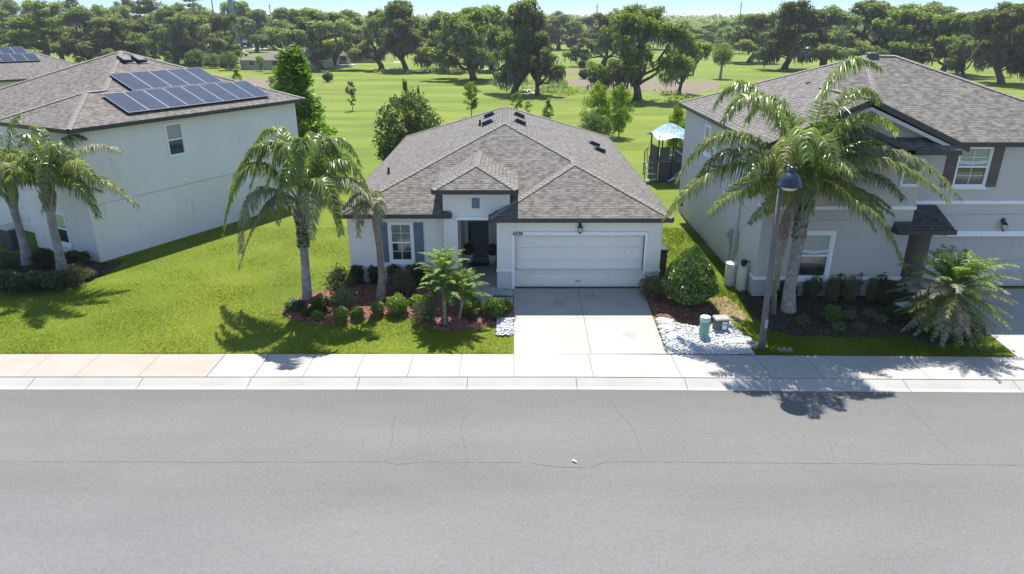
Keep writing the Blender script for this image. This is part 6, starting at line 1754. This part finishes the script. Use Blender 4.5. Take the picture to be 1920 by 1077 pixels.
# ------------------------------------------------------------------ play tower
def play_tower():
    g = ground(1247, 338); t = thing('play_tower', 'dark play tower with blue and white canopy, curved slide and steps, beside the right house', 'play tower', tuple(g), .15)
    M_CAN = simple('canopy_blue_white', (.22, .34, .38), .6, .6, 2.6); M_CAND = simple('canopy_teal', (.03, .14, .19), .6, .15, 4)
    for (x, y) in ((-.85, -.7), (.85, -.7), (-.85, .7), (.85, .7), (0, -.95), (0, .95)):
        m = MB(); m.tube([(x, y, -.1), (x, y, 2.95)], .05, 8); m.build('post', M_BLACK, t)
    m = MB(); m.bbox(-.95, .95, -.85, .85, 1.38, 1.48, .02); m.build('deck', M_DKGREY, t)
    m = MB(); m.box(-.85, .85, -.92, -.88, .05, 1.38); m.box(-.92, -.88, -.8, .8, .05, 1.38); m.build('skirt_panel', simple('skirt_navy', (.03, .04, .055), .6, .1), t)
    for (a, b) in ((-.78, -.15), (.15, .78)):
        m = MB(); m.bbox(a, b, -.80, -.76, 1.5, 2.25, .015); m.build('side_panel', simple('panel_plum', (.06, .055, .07), .6, .1), t)
    m = MB(); m.bbox(-.88, -.84, -.6, .6, 1.5, 2.25, .015); m.build('side_panel', M_DKGREY, t)
    # canopy: four sagging panels rising to a short ridge
    n = 10
    for side, mt in (('front', M_CAN), ('back', M_CAND)):
        m = MB(); sg = -1 if side == 'front' else 1
        for i in range(n):
            for k in range(5):
                def pt(u, v):
                    x = -1.15 + 2.3 * u; top = 3.62 - .55 * abs(2 * u - 1) ** 1.6
                    return (x * (1 - .35 * v * 0), sg * 1.15 * (1 - v), 2.82 + (top - 2.82) * v ** 1.25 + .07 * math.cos((2 * u - 1) * 4.5) * (1 - v))
                u0, u1, v0, v1 = i / n, (i + 1) / n, k / 5, (k + 1) / 5
                m.face([pt(u0, v0), pt(u1, v0), pt(u1, v1), pt(u0, v1)])
        m.build('canopy', mt, t, True)
    # spiral steps on the left
    for i in range(4):
        a = math.radians(150 + i * 22); m = MB(); x, y, z = -1.35 + .15 * i * .4, -.9 + .33 * i, .3 + .3 * i
        m.bbox(x - .38, x + .38, y - .17, y + .17, z - .04, z, .01); m.build('step', M_UTIL, t)
    rl = MB(); pts = [(-1.75, -1.05, 1.05), (-1.72, -.6, 1.5), (-1.55, -.1, 1.9), (-1.2, .3, 2.2)]
    rl.tube(pts, .03, 6)
    for i, p in enumerate(pts): rl.tube([p, (p[0], p[1], p[2] - 1.0)], .022, 6)
    for i in range(8):
        f = i / 7 * 2.99; k = int(f); q = Vector(pts[k]).lerp(Vector(pts[k + 1]), f - k); rl.tube([q, q - Vector((0, 0, .85))], .014, 5)
    rl.build('railing', M_BLACK, t)
    # curved slide at the front
    sl = MB(); prev = None; N_ = 16; L1 = []; L2 = []
    for i in range(N_ + 1):
        s = i / N_; a = -.2 - 1.9 * s; cx, cy, R = .15, -.95, 1.15
        z = 1.4 * (1 - s) ** 1.1 + .12
        o = [(cx + (R + w) * math.cos(a) * .95, cy + (R + w) * math.sin(a) * .7, z + dz) for w, dz in ((-.32, .22), (-.26, .0), (.26, .0), (.32, .22))]
        if prev:
            for k in range(3): sl.face([prev[k], prev[k + 1], o[k + 1], o[k]])
        prev = o; L1.append(o[0]); L2.append(o[3])
    so = sl.build('slide', simple('slide_navy', (.035, .05, .07), .4, .1), t, True)
    e = MB(); e.tube(L2, .04, 6); e.tube(L1, .04, 6); e.build('slide_rim', M_UTIL, so, True)
    b = MB(); b.tube([(.1, -.98, 2.15), (.85, -1.1, 1.6)], .035, 6); b.build('grab_rail', M_UTIL, t)
play_tower()

# ------------------------------------------------------------------ far houses and background structures
def far_house(label, px0, px1, base_py, eave_py, ridge_py, depth, mat=None, storeys=1, garage=None, name='far_house', roofmat=None):
    y = ground(px0, base_py).y; a = ground(px0, base_py).x; b = ground(px1, base_py).x
    ze = topz(eave_py, y) - PAD; zr = topz(ridge_py, y + depth / 2) - PAD; cx = (a + b) / 2; w = (b - a)
    t = thing(name, label, 'house', (cx, y, PAD))
    m = MB(); x0, x1 = -w / 2, w / 2
    n = max(2, int(w / 4)); ops = []
    for s_ in range(storeys):
        for i in range(n):
            u = w * (i + .5) / n; zb = ze / storeys * s_ + .9
            ops.append((u - .5, u + .5, zb, zb + 1.15))
    wall(m, (x0, 0), (x1, 0), -.2, ze, ops, .08); wall(m, (x1, 0), (x1, depth), -.2, ze); wall(m, (x1, depth), (x0, depth), -.2, ze); wall(m, (x0, depth), (x0, 0), -.2, ze)
    m.build('wall', mat or M_WALL_FAR, t)
    for (u0, u1, z0, z1) in ops:
        g_ = MB(); g_.box(x0 + u0, x0 + u1, .05, .07, z0, z1); wd = g_.build('window', M_GLASS, t)
    e = .5; h = min(w, depth) / 2 + e
    if w > depth: R1, R2 = (x0 - e + h, depth / 2, zr), (x1 + e - h, depth / 2, zr)
    else: R1, R2 = (0, -e + h, zr), (0, depth + e - h, zr)
    c = [(x0 - e, -e, ze), (x1 + e, -e, ze), (x1 + e, depth + e, ze), (x0 - e, depth + e, ze)]; r = MB()
    if w > depth: polys = [[c[0], c[1], R2, R1], [c[1], c[2], R2], [c[2], c[3], R1, R2], [c[3], c[0], R1]]
    else: polys = [[c[0], c[1], R1], [c[1], c[2], R2, R1], [c[2], c[3], R2], [c[3], c[0], R1, R2]]
    for p in polys: rpoly(r, p, (p[1][0] - p[0][0], p[1][1] - p[0][1]))
    r.build('roof', roofmat or M_SHINGLE_L, t)
    f = MB()
    for i in range(4): fascia(f, c[i], c[(i + 1) % 4], .2)
    f.build('gutter', M_SOFFIT, t)
    return t
far_house('low tan house with wide grey hip roof beyond the solar roof', 452, 538, 131, 112, 97, 16)
far_house('two-storey tan house behind the leaning oak', 542, 612, 128, 92, 82, 12, storeys=2)
far_house('small grey-roofed wing in front of the two-storey tan house', 575, 606, 130, 113, 104, 5)
far_house('tan house with brown garage front at the right of the distant houses', 620, 652, 121, 104, 95, 10)
far_house('rightmost distant tan house, its roof half hidden by an oak', 652, 703, 118, 104, 92, 14)
far_house('low white commercial building beyond the distant road', 428, 466, 80, 66, 64, 20, M_WHITE, name='far_building')
_d = patch('path', [(575, 124), (660, 119), (668, 122), (600, 129)], M_WALK, .06, .02, 3, seed=21)
_d = patch('far_road', [(380, 93), (500, 93), (520, 84), (370, 84)], M_WALK, .10, .02, 12, seed=22)
for q, sd in (([(921, 150), (935, 148), (942, 158), (930, 158)], 23), ([(980, 166), (998, 170), (1005, 176), (990, 175)], 24), ([(900, 130), (918, 129), (922, 131), (905, 132)], 25), ([(738, 116), (750, 116), (750, 118), (738, 118)], 26)):
    patch('sand_patch', q, M_WALK, .07, .02, 1.5, seed=sd)
def far_car(label, px, py, mat, rz):
    g = ground(px, py); t = thing('parked_car', label, 'car', tuple(g), rz, 'distant cars')
    b = MB(); prof = [(-2.2, .35), (-2.2, .8), (-1.5, .92), (-.9, 1.4), (.7, 1.42), (1.3, .98), (2.15, .85), (2.2, .35)]
    for s_ in (-.85, .85): b.face([(x, s_, z) for x, z in (prof if s_ > 0 else prof[::-1])])
    for (p, q) in zip(prof, prof[1:] + prof[:1]): b.face([(p[0], -.85, p[1]), (q[0], -.85, q[1]), (q[0], .85, q[1]), (p[0], .85, p[1])])
    b.build('body', mat, t)
    w = MB(); w.box(-1.0, .85, -.87, .87, .95, 1.32); w.build('window', M_GLASS, t)
    for x in (-1.35, 1.35):
        for s_ in (-1, 1):
            w = MB(); w.tube([(x, s_ * .7, .33), (x, s_ * .9, .33)], .33, 12); w.build('wheel', M_BLACK, t)
M_PAINTW = simple('white_paint', (.7, .7, .7), .3, .02); M_PAINTB = simple('black_paint', (.02, .02, .025), .3, .05)
far_car('dark distant car on the far road right of the steel pole', 460, 88, M_PAINTB, 0.1)
far_car('white distant car at the far left side of the steel pole', 433, 90, M_PAINTW, 0)
far_car('white car parked at the left end of the low tan house', 452, 106, M_PAINTW, .3)
g = ground(450, 101); t = thing('steel_pole', 'very tall blue-grey steel pole rising out of the top of the photo', 'pole', tuple(g))
m = MB(); m.tube([(0, 0, -.3), (-1.8, 0, 30)], [.95, .42], 16); m.build('shaft', simple('galvanised_blue', (.20, .25, .30), .5, .08, metal=.3), t, True)
m = MB(); m.lathe(0, 0, [(1.25, -.1), (1.25, .25), (1.0, .3)], 16); m.build('base_plate', M_ALU, t)
def wood_pole(label, px, py, top, arm=True):
    g = ground(px, py); h = topz(top, g.y) - PAD; t = thing('utility_pole', label, 'utility pole', tuple(g))
    m = MB(); m.tube([(0, 0, -.2), (0, 0, h)], [.22, .14], 8); m.build('pole', M_POLE, t)
    if arm:
        for k in (.3, 1.4):
            m = MB(); m.box(-1.3, 1.3, -.06, .06, h - k - .12, h - k); m.build('crossarm', M_POLE, t)
        m = MB(); m.lathe(.5, -.1, [(.22, h - 3.2), (.22, h - 2.3)], 10); m.build('transformer', M_UTIL, t)
    return Vector((g.x, g.y, PAD + h))
p1 = wood_pole('utility pole with crossarms and transformer in front of the left wood', 92, 112, 40)
p2 = wood_pole('utility pole standing in the left wood right of the big roof peak', 172, 108, 46)
p3 = wood_pole('tall thin pole at the right end of the left wood, reaching the sky', 411, 98, -30, False)
p4 = wood_pole('thin dark pole just left of the tall steel pole', 438, 102, 30, False)
for (a, b, dz, lab) in ((p1 + Vector((-60, 5, -1)), p1, -.4, 'upper overhead wire left of the first utility pole'), (p1, p2, -.4, 'upper overhead wire between the two utility poles'), (p2, p4, -.4, 'upper overhead wire from the second pole to the thin dark pole'),
                        (p1 + Vector((-60, 5, -1)), p1, -1.5, 'lower overhead wire left of the first utility pole'), (p1, p2, -1.5, 'lower overhead wire between the two utility poles'), (p2, p4, -1.5, 'lower overhead wire from the second pole to the thin dark pole')):
    w = MB(); n = 14; w.tube([a.lerp(b, i / n) + Vector((0, 0, dz - 1.6 * 4 * (i / n) * (1 - i / n) * .5)) for i in range(n + 1)], .045, 4)
    o = w.build('overhead_wire', M_UTIL); tag(o, lab, 'wire', 'overhead wires')
for (px, top, lab) in ((1108, 9, 'thin radio mast above the trees right of centre'), (1358, 5, 'thin radio mast above the trees left of the tall palm'), (539, 8, 'small pointed mast above the wide dark oak')):
    x = (px - 960) / F * 420; t = thing('radio_mast', lab, 'mast', (x, 420, PAD)); h = topz(top, 420)
    m = MB(); m.tube([(0, 0, 0), (0, 0, h)], [.5, .18], 6); m.build('mast', M_ALU, t)
    m = MB(); m.box(-.7, .7, -.1, .1, h * .9, h * .9 + .3); m.build('antenna', M_ALU, t)
for i, (px, py, h, lab) in enumerate(((1091, 128, 1.6, 'small dark bush left of the distant dirt patch'), (1108, 128, 1.3, 'small dark bush second left of the distant dirt patch'), (1095, 149, 1.7, 'grassy clump at the near left edge of the dirt patch'), (1150, 143, 1.2, 'tiny dark shrub on the dirt patch'), (1162, 143, 1.1, 'tiny dark shrub right of the other on the dirt patch'), (615, 154, 1.5, 'small clump on the grass right of the cone-shaped tree'))):
    g = ground(px, py); put_bush('bush', BU['dark'], lab, 'bush', (g.x, g.y, g.z), (h * 1.3, h * 1.3, h / .8))

# ------------------------------------------------------------------ air
m = bpy.data.materials.new('haze'); m.use_nodes = True; nt = m.node_tree; nt.nodes.remove(nt.nodes['Principled BSDF'])
pv = nt.nodes.new('ShaderNodeVolumePrincipled'); pv.inputs['Color'].default_value = (.86, .91, 1.0, 1); pv.inputs['Density'].default_value = 0.0002; pv.inputs['Anisotropy'].default_value = 0.2
nt.links.new(pv.outputs[0], nt.nodes['Material Output'].inputs['Volume'])
hz = MB(); hz.box(-2600, 2600, -80, 3100, -1.3, 32); o = hz.build('haze', m); tag(o, kind='stuff')
